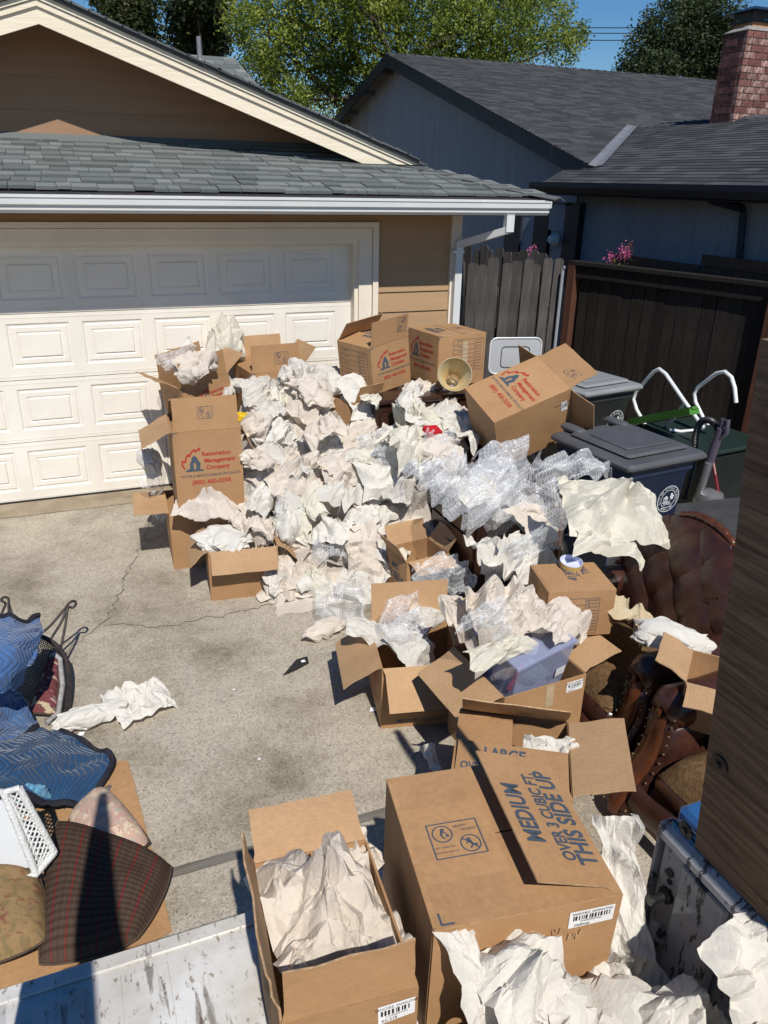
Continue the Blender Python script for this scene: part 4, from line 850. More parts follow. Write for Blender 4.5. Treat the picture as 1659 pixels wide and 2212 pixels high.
def pr(o, w, d, h):
    side_up(o['fF'][1], o['fF'][0], -.03, .17, .066, THIS('LARGE', 'OVER 4.5 CUBIC FT.')); lift_mark(o['fB'][1], o['fB'][0], 0, .1, .12, R_(180))
box('large cardboard box with loose lid flaps, squeezed behind the nearest medium box', (.457, .457, .55), (-1.03, -4.842, 0), R_(-32), flaps={'F': (-84, 0), 'B': (-52, 18), 'R': (72, 4), 'L': -89}, prints=pr, group='open moving boxes')
def pr(o, w, d, h):
    lift_mark(o['fL'][1], o['fL'][0], .0, .125, .13, R_(90)); side_up(o['fR'][1], o['fR'][0], .0, .17, .062, THIS('MEDIUM', 'OVER 3 CUBIC FT.'), 0); sticker(o['F'][1], o['F'][0], .155, h - .05, .115, .052, 'Hallway'); corner_mark(o['fL'][1], o['fL'][0], [(.22, .02, -1, 1)])
nearbox = box('nearest cardboard box, flap lettered MEDIUM lifted, standing on the truck bed', (.457, .457, .406), (-1.62, -5.655, .722), R_(-8.7), (R_(2.5), 0), flaps={'L': -90, 'R': (-71, 0), 'F': -90.5, 'B': -90.5}, prints=pr, group='boxes on the truck bed')
_w = nearbox.children[[c.name.split('.')[0] for c in nearbox.children].index('wall')]
_f = Frame((0, -.2285, 0), (1, 0, 0), (0, 0, 1), (0, -1, 0), (.457, .406, .012))
_t = Ink(); rr0 = random.Random(4)
for _k in range(5): _t.poly(_f, [(-.03 + rr0.uniform(-.012, .012) + .012 * math.cos(a), .31 - .035 * _k + .022 * math.sin(a) + rr0.uniform(-.004, .004)) for a in np.linspace(0, 2 * math.pi, 7)[:-1]], .004 + .004 * (_k % 2))
_t.build('torn_tape', MAT['tape'], nearbox)
_s = Ink()
for _x, _y, _n in ((.1, .30, 5), (-.16, .13, 6), (.06, .33, 3)):
    for _k in range(_n): _s.line(_f, (_x + .007 * _k, _y + rr0.uniform(-.01, .01)), (_x + .007 * _k + rr0.uniform(-.004, .004), _y + rr0.uniform(.012, .03)), rr0.uniform(.002, .004), .004)
_s.build('scuff', MAT['cardedge'], nearbox)
box('small open box full of beige paper on the truck tailgate', (.30, .42, .31), (-2.07, -5.69, .722), R_(-5), flaps={'B': (58, 16), 'L': (8, 6), 'F': (-6, 8)}, prints=lambda o, w, d, h: (sticker(o['F'][1], o['F'][0], .10, h - .05, .085, .05, 'Kit 518'), form(o['L'][1], o['L'][0], 0, h * .5, .22, .2)), group='boxes on the truck bed', fl=.14)
p14 = G(1336, 1269, .84)
box('small closed box lettered SMALL with a round tin lid lying on top', (.34, .29, .25), (p14[0] - .15, p14[1] + .17, .59), R_(-14), flaps={'F': -90, 'B': -90, 'L': -91, 'R': -91}, prints=lambda o, w, d, h: (side_up(o['fB'][1], o['fB'][0], -.08, .075, .045, THIS('SMALL', '1.5 CUBIC FT.'), R_(90)), form(o['F'][1], o['F'][0], -.02, h * .45, .22, .2)), group='small boxes in the heap', fl=.148)
box('small open box in the middle of the heap, its flaps spread', (.33, .27, .26), (-.44, -2.62, .06), R_(7.5), flaps={'B': (22, 4), 'R': (38, 0), 'F': (100, 10), 'L': (30, 0)}, prints=lambda o, w, d, h: side_up(o['L'][1], o['L'][0], 0, h * .7, .04, THIS('SMALL', '1.5 CUBIC FT.')), group='small boxes in the heap', fl=.15)
p = G(1545, 1520, .60)
box('cardboard box on the leather armchair seat beside the wooden truck board', (.3, .28, .22), (p[0] + .05, p[1] + .02, .50), R_(-48), flaps={'L': (62, 5), 'F': (100, 4)}, group='open moving boxes')
p = GY(760, 800, -1.0)
box('box corner with one pointed flap, sunk in paper in front of the half-open box', (.28, .28, .3), (-.42, -1.30, .76), R_(24), flaps={'F': (20, 5)}, group='small boxes in the heap')
# brown cardboard sheet in the heap
q = [G(712, 905, .72), G(795, 895, .78), G(800, 918, .66), G(730, 928, .64)]
P = spline([[q[0], q[1]], [q[3], q[2]]], 6, 6); P[:, :, 2] += .01 * np.sin(np.arange(6))[:, None]; V, F = thick(P, -.006)
tag(link('cardboard_flap', mesh('cardboard_flap', V, F, MAT['card'])), 'torn brown cardboard piece lying in the middle of the paper heap', 'cardboard')

# ================================================================ packing paper and bubble wrap
def ridged(q, seed): return 1 - np.abs(2 * vnoise(q, seed) - 1)
def crumple(seed, w, l, kind, n=70, amp=.05, hh=None):
    """a sheet of flat facets between straight creases (three sets, ever finer) laid over a few big irregular folds"""
    r = np.random.default_rng(seed); sc = max(w, l) / .3; asp = np.array([w, l]) / max(w, l)
    nx = max(5, int(math.sqrt(n * 1.3) * asp[0] * min(1.25, sc ** .5))); ny = max(5, int(math.sqrt(n * 1.3) * asp[1] * min(1.25, sc ** .5)))
    g = (np.stack(np.meshgrid(np.arange(nx), np.arange(ny), indexing='ij'), -1).reshape(-1, 2) + .5 + r.uniform(-.48, .48, (nx * ny, 2))) / np.array([nx, ny]) * 2 - 1
    g = g[r.random(len(g)) > .25]
    cl = [c + r.normal(scale=.1, size=(7, 2)) for c in r.uniform(-.75, .75, (5, 2))]
    m = 9; e = np.linspace(-1, 1, m); e[1:-1] += r.uniform(-.08, .08, m - 2); bd = np.concatenate([np.stack([e, -np.ones(m)], 1), np.stack([e, np.ones(m)], 1), np.stack([-np.ones(m), e], 1)[1:-1], np.stack([np.ones(m), e], 1)[1:-1]])
    pts = np.clip(np.concatenate([g] + cl + [bd]), -1, 1)
    vs, es, fs, *_ = delaunay_2d_cdt([Vector(q) for q in pts], [], [], 0, 1e-4)
    p = np.array([(v.x, v.y) for v in vs]); F = [tuple(f) for f in fs]; fac = r.normal(size=len(p))
    for lev, k in ((0, .30), (1, .10)):
        em = {}; F2 = []; P2 = [tuple(q) for q in p]
        def mid(a, b):
            q = (a, b) if a < b else (b, a)
            if q not in em: em[q] = len(P2); P2.append(((P2[a][0] + P2[b][0]) / 2, (P2[a][1] + P2[b][1]) / 2))
            return em[q]
        for a, b, c in F:
            x, y, z = mid(a, b), mid(b, c), mid(c, a); F2 += [(a, x, z), (x, b, y), (z, y, c), (x, y, z)]
        fac = np.concatenate([fac, [0.0] * (len(P2) - len(fac))])
        for (a, b), i in em.items(): fac[i] = (fac[a] + fac[b]) / 2 + r.normal() * k
        p = np.array(P2); F = F2
    s = min(w, l) / 2; a = r.uniform(0, math.pi); rot = np.array([[math.cos(a), -math.sin(a)], [math.sin(a), math.cos(a)]]); q = (p * asp) @ rot * sc + 40 + seed % 17
    warp = np.stack([vnoise(q * 1.1 + 9, seed + 1), vnoise(q * 1.1 + 29, seed + 2)], -1) * .9; k = q + warp
    h = .75 * (ridged(k * np.array([.7, 1.7]), seed + 3) - .5) + .45 * (.5 - ridged(k * 1.9, seed + 4)) + .17 * fac
    for _ in range(7):                                        # straight folds across the sheet
        a = r.uniform(0, 2 * math.pi); t = p @ np.array([math.cos(a), math.sin(a)]) - r.uniform(-.7, .7); h += r.normal() * .35 * np.minimum(np.abs(t), r.uniform(.15, .5))
    h = (h - h.mean()) * amp / .055
    ph, rr = np.arctan2(p[:, 1], p[:, 0]), np.maximum(np.abs(p).max(1), np.hypot(p[:, 0], p[:, 1]) * .85); z0 = .048 * h * (.6 + .4 * sc)
    if kind == 'wad':
        h0 = hh or s * .8; th = rr * (1.9 + .3 * np.sin(3 * ph + seed)); R = 1 + np.clip(h * .5, -.5, .6)
        X = np.stack([np.sin(th) * np.cos(ph) * w / 2 * R, np.sin(th) * np.sin(ph) * l / 2 * R, np.cos(th) * h0 * R], 1)
    elif kind == 'ridge':
        h0 = hh or .12; m = ridged(k * np.array([.55, 1.9]) + 5, seed + 8) - .5; z = h0 * m + 1.2 * z0 - .35 * h0 * p[:, 1] ** 2 - .2 * h0 * p[:, 0] ** 2
        X = np.stack([p[:, 0] * w / 2 * (1 - .1 * np.abs(p[:, 1])), p[:, 1] * l / 2 + .3 * h0 * m, z], 1)
    elif kind == 'tent':
        h0 = hh or .3; t = np.clip(1 - rr, 0, 1); z = h0 * t ** .9 * (1 + .3 * np.sin(3 * ph + seed)) + 1.1 * z0
        X = np.stack([p[:, 0] * w / 2 * (1 - .2 * t), p[:, 1] * l / 2 * (1 - .2 * t), z], 1)
    else:
        h0 = hh if hh is not None else .08; z = z0 * 1.1 - h0 * (rr ** 2.5) + .07 * np.sin(2.5 * p[:, 0] + seed) * s
        X = np.stack([p[:, 0] * w / 2 * (1 + .1 * np.sin(3 * p[:, 1] + seed)), p[:, 1] * l / 2 * (1 + .1 * np.cos(2.6 * p[:, 0] + seed)), z], 1)
    return X, F
def paper(label, x, y, z, w, l, kind='sheet', col='w', seed=0, yaw=0, tilt=(0, 0), n=70, amp=.055, hh=None, group='crumpled packing paper', cat='paper', pos=None):
    V, F = crumple(seed * 7 + 1, w, l, kind, n, amp, hh); o = link('packing_paper', mesh('packing_paper', V, F, MAT['paper_' + col], 11))
    o.location = tuple(G(x, y, z) if pos is None else pos); o.rotation_euler = (tilt[0], tilt[1], yaw); return tag(o, label, cat, group)
def wrap(label, x, y, z, w, l, seed, yaw=0, tilt=(0, 0), drape=.1, amp=.05, pos=None):
    n = 44; u = np.linspace(-1, 1, n); U, Vv = np.meshgrid(u, u, indexing='ij'); q = np.stack([U, Vv], -1); r = np.random.default_rng(seed)
    h = (vnoise(q * 1.6 + 10, seed) - .5) * amp * 3.6 + (vnoise(q * 3.2 + 30, seed) - .5) * amp * 2.2 + (ridged(q * 5 + 50, seed) - .5) * amp * .45
    for _ in range(5):
        a = r.uniform(0, 6.28); h += r.normal() * amp * .5 * np.abs(U * math.cos(a) + Vv * math.sin(a) - r.uniform(-.6, .6))
    rr = np.maximum(np.abs(U), np.abs(Vv)); edge = 1 + .16 * (vnoise(q * 3 + 70, seed) - .5)
    z3 = h - drape * rr ** 2.2 - h.mean(); cut = 1 - .24 * (U * Vv) ** 2; P = np.stack([U * w / 2 * edge * cut, Vv * l / 2 * edge * cut, z3 + .5 * drape * (U * Vv) ** 2], -1)
    uv = np.stack([U * w / 2, Vv * l / 2], -1).reshape(-1, 2)
    o = link('bubble_wrap', mesh('bubble_wrap', P.reshape(-1, 3), grid_faces(n, n), MAT['bubble'], 180, uv)); o.location = tuple(G(x, y, z) if pos is None else pos); o.rotation_euler = (tilt[0], tilt[1], yaw)
    return tag(o, label, 'bubble wrap', 'loose bubble wrap')
def hz(y): return float(np.interp(y, [780, 830, 900, 1000, 1100, 1200, 1290], [1.16, 1.10, .98, .76, .48, .22, .04]))
# mass of paper that carries the single sheets
nx, ny = 46, 60; xs = np.linspace(-1.42, .05, nx); ys = np.linspace(-2.62, -.55, ny); r = np.random.default_rng(5)
XX, YY = np.meshgrid(xs, ys, indexing='ij'); XX = XX + r.normal(scale=.012, size=XX.shape); YY = YY + r.normal(scale=.012, size=YY.shape)
fr_ = -2.25 - .37 * (XX + 1.35); ZZ = np.clip((YY - fr_) * 1.25, 0, None); ZZ = 1.0 * (1 - np.exp(-ZZ)) * 1.25; ZZ = np.minimum(ZZ, 1.02 - .3 * np.clip(-.95 - XX, 0, 1)) - .07
ZZ *= np.clip((XX + 1.42) / .25, 0, 1) ** .5
ZZ = np.where(ZZ > 0, ZZ + r.normal(scale=.028, size=ZZ.shape), ZZ)
tag(link('paper_heap', mesh('paper_heap', np.stack([XX, YY, np.maximum(ZZ, .002)], -1).reshape(-1, 3), grid_faces(nx, ny), MAT['paper_b'], 14)), 'mass of loose crumpled packing paper at the core of the heap', 'paper heap', kind='stuff')
R90 = math.pi / 2
pi = math.pi
# --- single sheets that stand out
paper('tall peaked white paper rising above the tilted box by the garage door', 488, 758, 1.23, .30, .27, 'wad', 'c', 1, .3, (.15, 0), 100, .07, .27)
paper('beige crumpled paper inside the tilted box by the garage door', 425, 795, 1.22, .36, .26, 'wad', 'b', 2, .3, (0, -.2), 80, .06, .13)
paper('white paper crumpled at the foot of the tall peaked sheet', 500, 745, 1.22, .14, .16, 'ridge', 'w', 3, 1.2, (.6, .2), 40, .07, .1)
paper('big white paper sheet bulging up beside the tall box', 570, 850, .98, .42, .34, 'tent', 'g', 4, .4, (.55, .15), 90, .07, .16)
paper('white sheet folded over the open box against the garage door', 620, 870, .98, .34, .3, 'sheet', 'g', 5, -.3, (.5, -.2), 80, .07)
paper('pale sheet leaning between the tall box and the tilted box', 497, 835, 1.02, .3, .16, 'ridge', 'g', 6, .6, (.3, -.2), 50, .06, .1)
paper('large smooth white sheet spread at the back of the heap', 805, 845, 1.12, .46, .42, 'sheet', 'w', 7, .25, (.75, .1), 40, .035, .06)
paper('grey-white crumpled sheet left of the large smooth one', 705, 830, 1.08, .42, .34, 'wad', 'g', 8, .1, (.4, 0), 90, .055, .16)
paper('balled white paper just under the large smooth sheet', 715, 865, 1.0, .34, .28, 'ridge', 'w', 9, .5, (.6, .1), 80, .05, .12)
paper('small upright scrap of paper in front of the closed medium box', 868, 800, 1.16, .12, .14, 'ridge', 'w', 10, .2, (.9, 0), 30, .06, .05)
paper('beige sheet over the front edge of the dark cabinet', 935, 855, 1.06, .5, .3, 'ridge', 'b', 11, -.25, (.5, 0), 80, .06, .14)
paper('long cream sheet rolled across the right of the heap', 900, 955, .92, .62, .28, 'ridge', 'c', 12, .55, (.5, .1), 90, .05, .16)
paper('white sheet beside the small red carton', 985, 895, 1.0, .38, .26, 'sheet', 'w', 13, -.2, (.4, .1), 70, .06)
paper('bright white smooth sheet hanging in the middle of the heap', 835, 1020, .74, .36, .34, 'sheet', 'w', 14, .15, (.8, .05), 30, .04, .08)
paper('broad beige sheet slanting over the heap above the bright white one', 765, 990, .8, .5, .26, 'sheet', 'b', 15, .5, (.6, .1), 50, .05)
paper('hollow beige twist of paper on the left of the heap', 640, 1035, .66, .44, .32, 'tent', 'b', 16, .2, (.4, 0), 90, .07, .16)
paper('large beige sheet draped over the low box beside the tall box', 445, 1095, .50, .44, .26, 'tent', 'b', 17, -.35, (.3, .1), 80, .05, .15)
paper('white paper filling the low open box on the concrete', 487, 1165, .38, .36, .30, 'wad', 'w', 18, -.1, (.1, 0), 80, .05, .07)
paper('beige paper pulled out of the right side of the low box', 550, 1135, .42, .30, .32, 'ridge', 'b', 19, 1.2, (.3, .3), 80, .07, .16)
paper('beige sheet lying flat on the concrete at the foot of the heap', 640, 1268, .05, .50, .22, 'sheet', 'b', 20, -.25, (0, 0), 40, .025, .03)
paper('folded beige sheet at the lower front of the heap', 640, 1235, .16, .44, .26, 'ridge', 'b', 21, .05, (.35, 0), 70, .05, .12)
paper('white bundle on the concrete edge of the heap', 665, 1258, .09, .24, .16, 'wad', 'w', 22, .2, (.1, 0), 60, .05, .07)
paper('upright tan sheet left of the small open box', 785, 1190, .30, .24, .36, 'sheet', 'b', 23, -.15, (1.05, -.1), 40, .045, .04)
paper('white folded sheets stacked above the small open box', 800, 1115, .45, .48, .2, 'ridge', 'w', 24, .35, (.4, .1), 70, .045, .12)
paper('white crumpled sheet behind the pulled-out bubble wrap at the heap front', 770, 1262, .12, .28, .18, 'ridge', 'g', 25, -.6, (.4, .2), 60, .06, .1)
paper('scrap of beige paper poking out onto the bare concrete', 705, 1358, .05, .28, .13, 'wad', 'b', 26, .25, (0, 0), 50, .06, .06)
paper('white paper spilling out of the splayed medium box', 835, 1370, .40, .46, .18, 'ridge', 'g', 27, -.55, (.3, .2), 80, .05, .1)
paper('pale sheet hanging over the corner of the splayed medium box', 910, 1395, .40, .24, .26, 'sheet', 'g', 28, .5, (.7, .2), 70, .06, .06)
paper('large cream paper sail piled high beside the leather chair', 1325, 1105, 1.04, .56, .42, 'tent', 'c', 29, -.3, (.45, .15), 70, .045, .22)
paper('folded cream sheet jutting out over the small closed box', 1325, 1160, .99, .38, .16, 'sheet', 'c', 30, -.2, (.35, .25), 50, .05, .06)
paper('tan sheet leaning against the wooden post', 1165, 1120, .78, .36, .3, 'sheet', 'b', 31, .5, (.8, .1), 40, .045, .05)
paper('big knot of white paper in the centre right of the heap', 1140, 1215, .66, .46, .36, 'ridge', 'w', 32, .6, (.4, .1), 130, .075, .2)
paper('white paper fold left of the big knot', 1065, 1195, .62, .24, .34, 'ridge', 'g', 33, .1, (.4, .1), 80, .07, .14)
paper('white flap of paper pointing right below the big knot', 1200, 1240, .58, .3, .2, 'sheet', 'w', 34, -.4, (.35, .3), 40, .04)
paper('large beige sheet spread above the clear plastic tote', 1110, 1315, .80, .46, .32, 'ridge', 'b', 35, .0, (.5, 0), 110, .055, .14)
paper('long beige sheet reaching right from the tote', 1215, 1345, .74, .42, .2, 'ridge', 'b', 36, .45, (.5, .2), 60, .05, .12)
paper('rumpled sheet hanging at the left of the plastic tote', 1015, 1350, .70, .16, .36, 'ridge', 'b', 37, .05, (.6, -.2), 70, .06, .1)
paper('greenish-white sheet across the lid of the plastic tote', 1095, 1390, .755, .36, .12, 'sheet', 'c', 38, .2, (.5, 0), 60, .05, .05)
paper('yellowish kraft paper beside the leather armrest', 1355, 1325, .66, .3, .34, 'ridge', 'k', 39, .8, (.4, .2), 70, .06, .14)
paper('grey-white crumpled sheet lying on the leather armchair', 1455, 1380, .70, .36, .17, 'wad', 'w', 40, -.75, (.2, .1), 80, .045, .07)
paper('white paper column between the small box and the leather chair', 1352, 1245, .62, .14, .36, 'ridge', 'g', 41, .1, (.8, 0), 60, .06, .08)
paper('white twisted paper trail on the bare concrete by the wire chair', 300, 1510, .06, .34, .3, 'ridge', 'w', 42, .35, (0, .1), 90, .05, .08)
paper('white paper leading from the twisted trail to the wire chair', 200, 1545, .05, .38, .14, 'wad', 'w', 43, .12, (0, 0), 60, .05, .05)
paper('large pale sheet humped in the small box on the tailgate', 700, 1965, 1.0, .29, .36, 'tent', 'b', 44, .1, (.1, 0), 90, .085, .15)
paper('twist of paper round a picture frame in the small tailgate box', 765, 1850, 1.0, .12, .16, 'ridge', 'b', 45, .7, (.5, 0), 50, .06, .08)
paper('creased sheet at the front of the small tailgate box', 720, 2080, 1.0, .24, .16, 'ridge', 'b', 46, .4, (.3, 0), 50, .05, .07)
paper('big white crumple in front of the nearest box, at the bottom edge', 1135, 2110, 1.03, .24, .18, 'tent', 'w', 47, .2, (.25, .1), 70, .06, .08, group='paper in the truck bed')
paper('tan-white paper rising left of the big crumple at the bottom', 1040, 2110, 1.05, .10, .22, 'sheet', 'w', 48, .4, (.9, .3), 30, .04, .03, group='paper in the truck bed')
paper('tall white strip of paper between the nearest box and the truck side', 1350, 1960, .98, .12, .42, 'ridge', 'w', 49, -.2, (1.0, .1), 80, .06, .07, group='paper in the truck bed')
paper('white paper at the foot of the tall strip', 1380, 2140, .82, .22, .22, 'ridge', 'w', 50, .3, (.3, 0), 70, .06, .1, group='paper in the truck bed')
paper('bright white sheet at the lower right corner in the truck bed', 1660, 2120, 1.14, .17, .22, 'sheet', 'w', 51, .3, (.9, .1), 30, .04, .05, group='paper in the truck bed')
paper('small white fold above the bright sheet at the right edge', 1640, 2040, 1.16, .12, .08, 'ridge', 'w', 52, .2, (.6, .1), 30, .05, .05, group='paper in the truck bed')
paper('white scrunched paper along the bottom edge of the truck bed', 1480, 2215, .92, .20, .16, 'tent', 'w', 53, .2, (.2, 0), 50, .06, .1, group='paper in the truck bed')
paper('low white paper under the big crumple at the bottom edge', 1210, 2205, .94, .20, .12, 'wad', 'w', 54, .2, (.1, 0), 50, .06, .08, group='paper in the truck bed')
for _i, (_lab, _p, _w, _l, _h) in enumerate((('deep white paper under the big crumple in the truck bed', (-1.72, -6.08, .80), .42, .30, .16), ('crumpled sheet on the bed floor right of the big crumple', (-1.45, -6.14, .79), .36, .34, .15), ('white paper against the truck side under the bright sheet', (-1.40, -6.36, .86), .30, .34, .22), ('beige paper on the bed floor near the tailgate hinge', (-1.70, -6.36, .78), .40, .3, .13))):
    paper(_lab, 0, 0, 0, _w, _l, 'wad', 'w' if _i < 3 else 'b', 150 + _i, .4 * _i, (0, 0), 80, .06, _h, group='paper in the truck bed', pos=_p)
paper('pale paper bag sagging at the left of the tall box', 325, 1000, .72, .16, .24, 'wad', 'g', 55, .2, (.5, 0), 60, .05, .1)
paper('white scrap on the concrete behind the large lidded box', 935, 1640, .10, .08, .14, 'ridge', 'w', 56, .2, (.7, 0), 30, .06, .05)
paper('white paper stuffed in the large lidded box', 1190, 1615, .55, .22, .12, 'ridge', 'w', 57, -.4, (.3, 0), 50, .06, .07)
paper('white paper inside the splayed medium box', 900, 1330, .36, .3, .26, 'wad', 'g', 58, -.2, (.1, 0), 60, .05, .08)
paper('grey-white sheet under the pile of bubble wrap', 1045, 1060, .80, .50, .30, 'ridge', 'w', 59, .2, (.4, .1), 80, .06, .12)
paper('white sheet below the bubble wrap over the dresser edge', 1130, 1080, .76, .38, .26, 'sheet', 'w', 60, -.3, (.4, .2), 60, .06, .06)
paper('beige heap of paper left of the big pile of bubble wrap', 955, 985, .82, .36, .3, 'wad', 'b', 61, .4, (.4, 0), 110, .06, .14)
paper('grey sheet against the lower side of the tilted large box', 1000, 935, .92, .26, .3, 'ridge', 'g', 62, 1.0, (.5, .2), 70, .06, .12)
# --- filler of the same heap
cols = ['w', 'b', 'g', 'b', 'w', 'c']; r = random.Random(21); k = 100
spots = []
for y in range(800, 1290, 29):
    x0 = float(np.interp(y, [800, 900, 1000, 1100, 1200, 1290], [655, 560, 545, 530, 560, 600])); x1 = float(np.interp(y, [800, 860, 900, 1000, 1060, 1100, 1200, 1290], [880, 1000, 1000, 985, 880, 870, 830, 700]))
    x = x0 + r.uniform(0, 40)
    while x < x1: spots.append((x + r.uniform(-14, 14), y + r.uniform(-14, 14))); x += r.uniform(44, 70)
for x, y in spots:
    k += 1; s = r.choice([r.uniform(.12, .2), r.uniform(.18, .28), r.uniform(.26, .40)])
    kind = r.choice(['ridge', 'ridge', 'sheet', 'sheet', 'sheet', 'wad', 'tent']); col = r.choice(cols)
    nm = {'w': 'white', 'g': 'grey-white', 'b': 'beige', 'c': 'cream'}[col]
    row = 'upper' if y < 930 else 'middle' if y < 1100 else 'lower'; side = 'left' if x < 680 else 'centre' if x < 830 else 'right'
    o = paper('crumpled %s packing paper in the %s %s of the heap' % (nm, row, side), x, y, hz(y) + r.uniform(-.08, .05), s * r.uniform(.9, 1.5), s, kind, col, k, r.uniform(-1.5, 1.5), (r.uniform(.1, .8), r.uniform(-.35, .35)), r.choice([60, 80, 110]), r.uniform(.055, .085), r.uniform(.07, .15), group='paper of the heap, ' + nm + ' ' + row + ' ' + side)
from collections import defaultdict
_by = defaultdict(list)
for o in COL.objects:
    if o.name.startswith('packing_paper'): _by[o['label']].append(o)
for lab, os_ in _by.items():
    if len(os_) > 1:
        os_.sort(key=lambda o: (RW.T @ (np.array(o.location) - CAM))[0] / (RW.T @ (np.array(o.location) - CAM))[2])
        nm = ['leftmost', 'second from the left', 'third from the left', 'fourth from the left', 'fifth from the left', 'sixth from the left', 'seventh from the left', 'eighth from the left', 'ninth from the left', 'tenth from the left']
        for i, o in enumerate(os_): o['label'] = lab + ', ' + nm[min(i, 9)]
# --- bubble wrap
wrap('bubble wrap sticking out of the tilted box by the garage door', 390, 770, 1.27, .40, .30, 1, .35, (.8, -.1), .08, .07)
wrap('great cloud of bubble wrap piled on the dresser', 1040, 1035, .90, .56, .44, 2, .3, (.4, .1), .26, .06)
wrap('bubble wrap slope between the cloud and the cream paper sail', 1160, 1050, .92, .48, .40, 22, -.3, (.4, -.1), .24, .06)
wrap('second layer of bubble wrap on the crown of the cloud', 1065, 1000, .97, .44, .34, 31, -.4, (.4, 0), .22, .06)
wrap('bubble wrap roll at the lower edge of the cloud', 1085, 1075, .82, .44, .26, 32, .2, (.5, 0), .2, .06)
wrap('bubble wrap puff left of the cloud beside the dresser drawers', 985, 990, .90, .36, .30, 23, .5, (.4, .1), .2, .06)
wrap('bubble wrap peak standing up against the tilted large box', 1110, 970, 1.02, .38, .34, 3, .4, (.5, .2), .26, .06)
wrap('bubble wrap reaching across the lid of the blue bin', 1245, 1000, 1.10, .54, .24, 4, -.1, (.4, 0), .08, .07)
wrap('bubble wrap tail hanging left over the dresser front', 925, 1010, .84, .40, .18, 5, .4, (.6, .3), .08, .06)
wrap('bubble wrap lying right of the tall box among the paper', 555, 1045, .52, .32, .24, 6, .3, (.7, .1), .06, .05)
wrap('bubble wrap with a beige sheet in the left of the heap', 640, 1105, .50, .28, .26, 7, .2, (.6, .1), .06, .05)
wrap('bubble wrap strip in the middle of the heap', 845, 975, .88, .30, .14, 8, -.2, (.6, 0), .05, .05)
wrap('bubble wrap near the small red carton', 955, 945, .96, .3, .14, 9, .1, (.6, 0), .05, .05)
wrap('bubble wrap low in the heap, left of the upright tan sheet', 715, 1185, .32, .26, .16, 10, -.2, (.6, .1), .05, .04)
wrap('bubble wrap resting on the concrete left of the splayed box', 735, 1300, .14, .34, .30, 11, -.3, (.75, .1), .05, .05)
wrap('bubble wrap laid across the top of the splayed medium box', 885, 1330, .54, .30, .26, 12, .35, (.7, 0), .05, .04)
wrap('rounded hood of bubble wrap behind the splayed medium box', 975, 1225, .46, .36, .32, 13, .2, (.6, .1), .14, .06)
wrap('bubble wrap on the beige sheet above the tote', 1070, 1335, .86, .26, .2, 14, .3, (.6, 0), .06, .06)
wrap('bubble wrap over the big knot of white paper', 1165, 1160, .84, .36, .14, 15, .1, (.5, 0), .06, .05)
wrap('bubble wrap wound round the lamp below the shade', 975, 850, 1.08, .22, .18, 16, .1, (.9, 0), .1, .05)
wrap('bubble wrap scrap standing in front of the half-open box', 762, 790, 1.14, .12, .18, 17, .2, (1.0, 0), .04, .05)
wrap('bubble wrap bag hanging at the left side of the tall box', 330, 1030, .62, .2, .2, 18, .2, (.8, 0), .08, .05)
wrap('crushed bubble wrap on the concrete beside the tall box', 348, 1110, .06, .14, .14, 19, .2, (.3, 0), .05, .05)
wrap('bubble wrap showing between tall box and white sheets', 530, 1010, .7, .16, .2, 20, .2, (.9, 0), .05, .05)

# ================================================================ furniture under and behind the heap
MAT['mahog'] = woodgrain('dark_mahogany', (.022, .009, .006), (.045, .018, .011), (1, 8, 1), 4, .28, 0, .05, .5)
MAT['leather'] = M('dark_brown_leather', (.058, .022, .014), (.032, .012, .009), 9, .26, .1, 90, .5)
MAT['carved'] = woodgrain('red_brown_carved_wood', (.055, .017, .008), (.12, .038, .015), (3, 3, 1), 6, .28, 0, .1, .5)
MAT['brass'] = M('brass_nail', (.35, .25, .12), (.2, .14, .07), 30, .35, 0, 20, .5, .9)
MAT['chenille'] = M('tan_chenille', (.20, .12, .06), (.12, .07, .035), 40, .95, .6, 120, .1)
def bevelbox(mb, a, b, r=.02):
    x0, y0, z0 = a; x1, y1, z1 = b; v = []
    for z, i in ((z0, r), (z0 + r, 0), (z1 - r, 0), (z1, r)): v += [(x0 + i + r, y0 + i, z), (x1 - i - r, y0 + i, z), (x1 - i, y0 + i + r, z), (x1 - i, y1 - i - r, z), (x1 - i - r, y1 - i, z), (x0 + i + r, y1 - i, z), (x0 + i, y1 - i - r, z), (x0 + i, y0 + i + r, z)]
    f = [tuple(range(7, -1, -1)), tuple(range(24, 32))] + [(q * 8 + k, q * 8 + (k + 1) % 8, q * 8 + 8 + (k + 1) % 8, q * 8 + 8 + k) for q in range(3) for k in range(8)]
    return mb.add(v, f)
cb = thing('wooden_cabinet', 'dark mahogany cabinet under the two medium boxes', 'cabinet', (.17, -1.25, 0))
bevelbox(MB(), (-.53, -.36, 0), (.53, .37, 1.06), .012).build('carcass', MAT['mahog'], cb); bevelbox(MB(), (-.56, -.39, 1.062), (.56, .39, 1.105), .012).build('top', MAT['mahog'], cb)
for k in range(2): bevelbox(MB(), (-.5 + .51 * k, -.378, .08), (-.01 + .51 * k, -.362, 1.0), .006).build('door', MAT['mahog'], cb)
dr = thing('wooden_dresser', 'dark mahogany dresser facing left under the cloud of bubble wrap', 'dresser', (.1, -2.3, 0))
bevelbox(MB(), (-.28, -.66, .05), (.3, .66, .70), .012).build('carcass', MAT['mahog'], dr); bevelbox(MB(), (-.31, -.69, .702), (.33, .69, .735), .012).build('top', MAT['mahog'], dr)
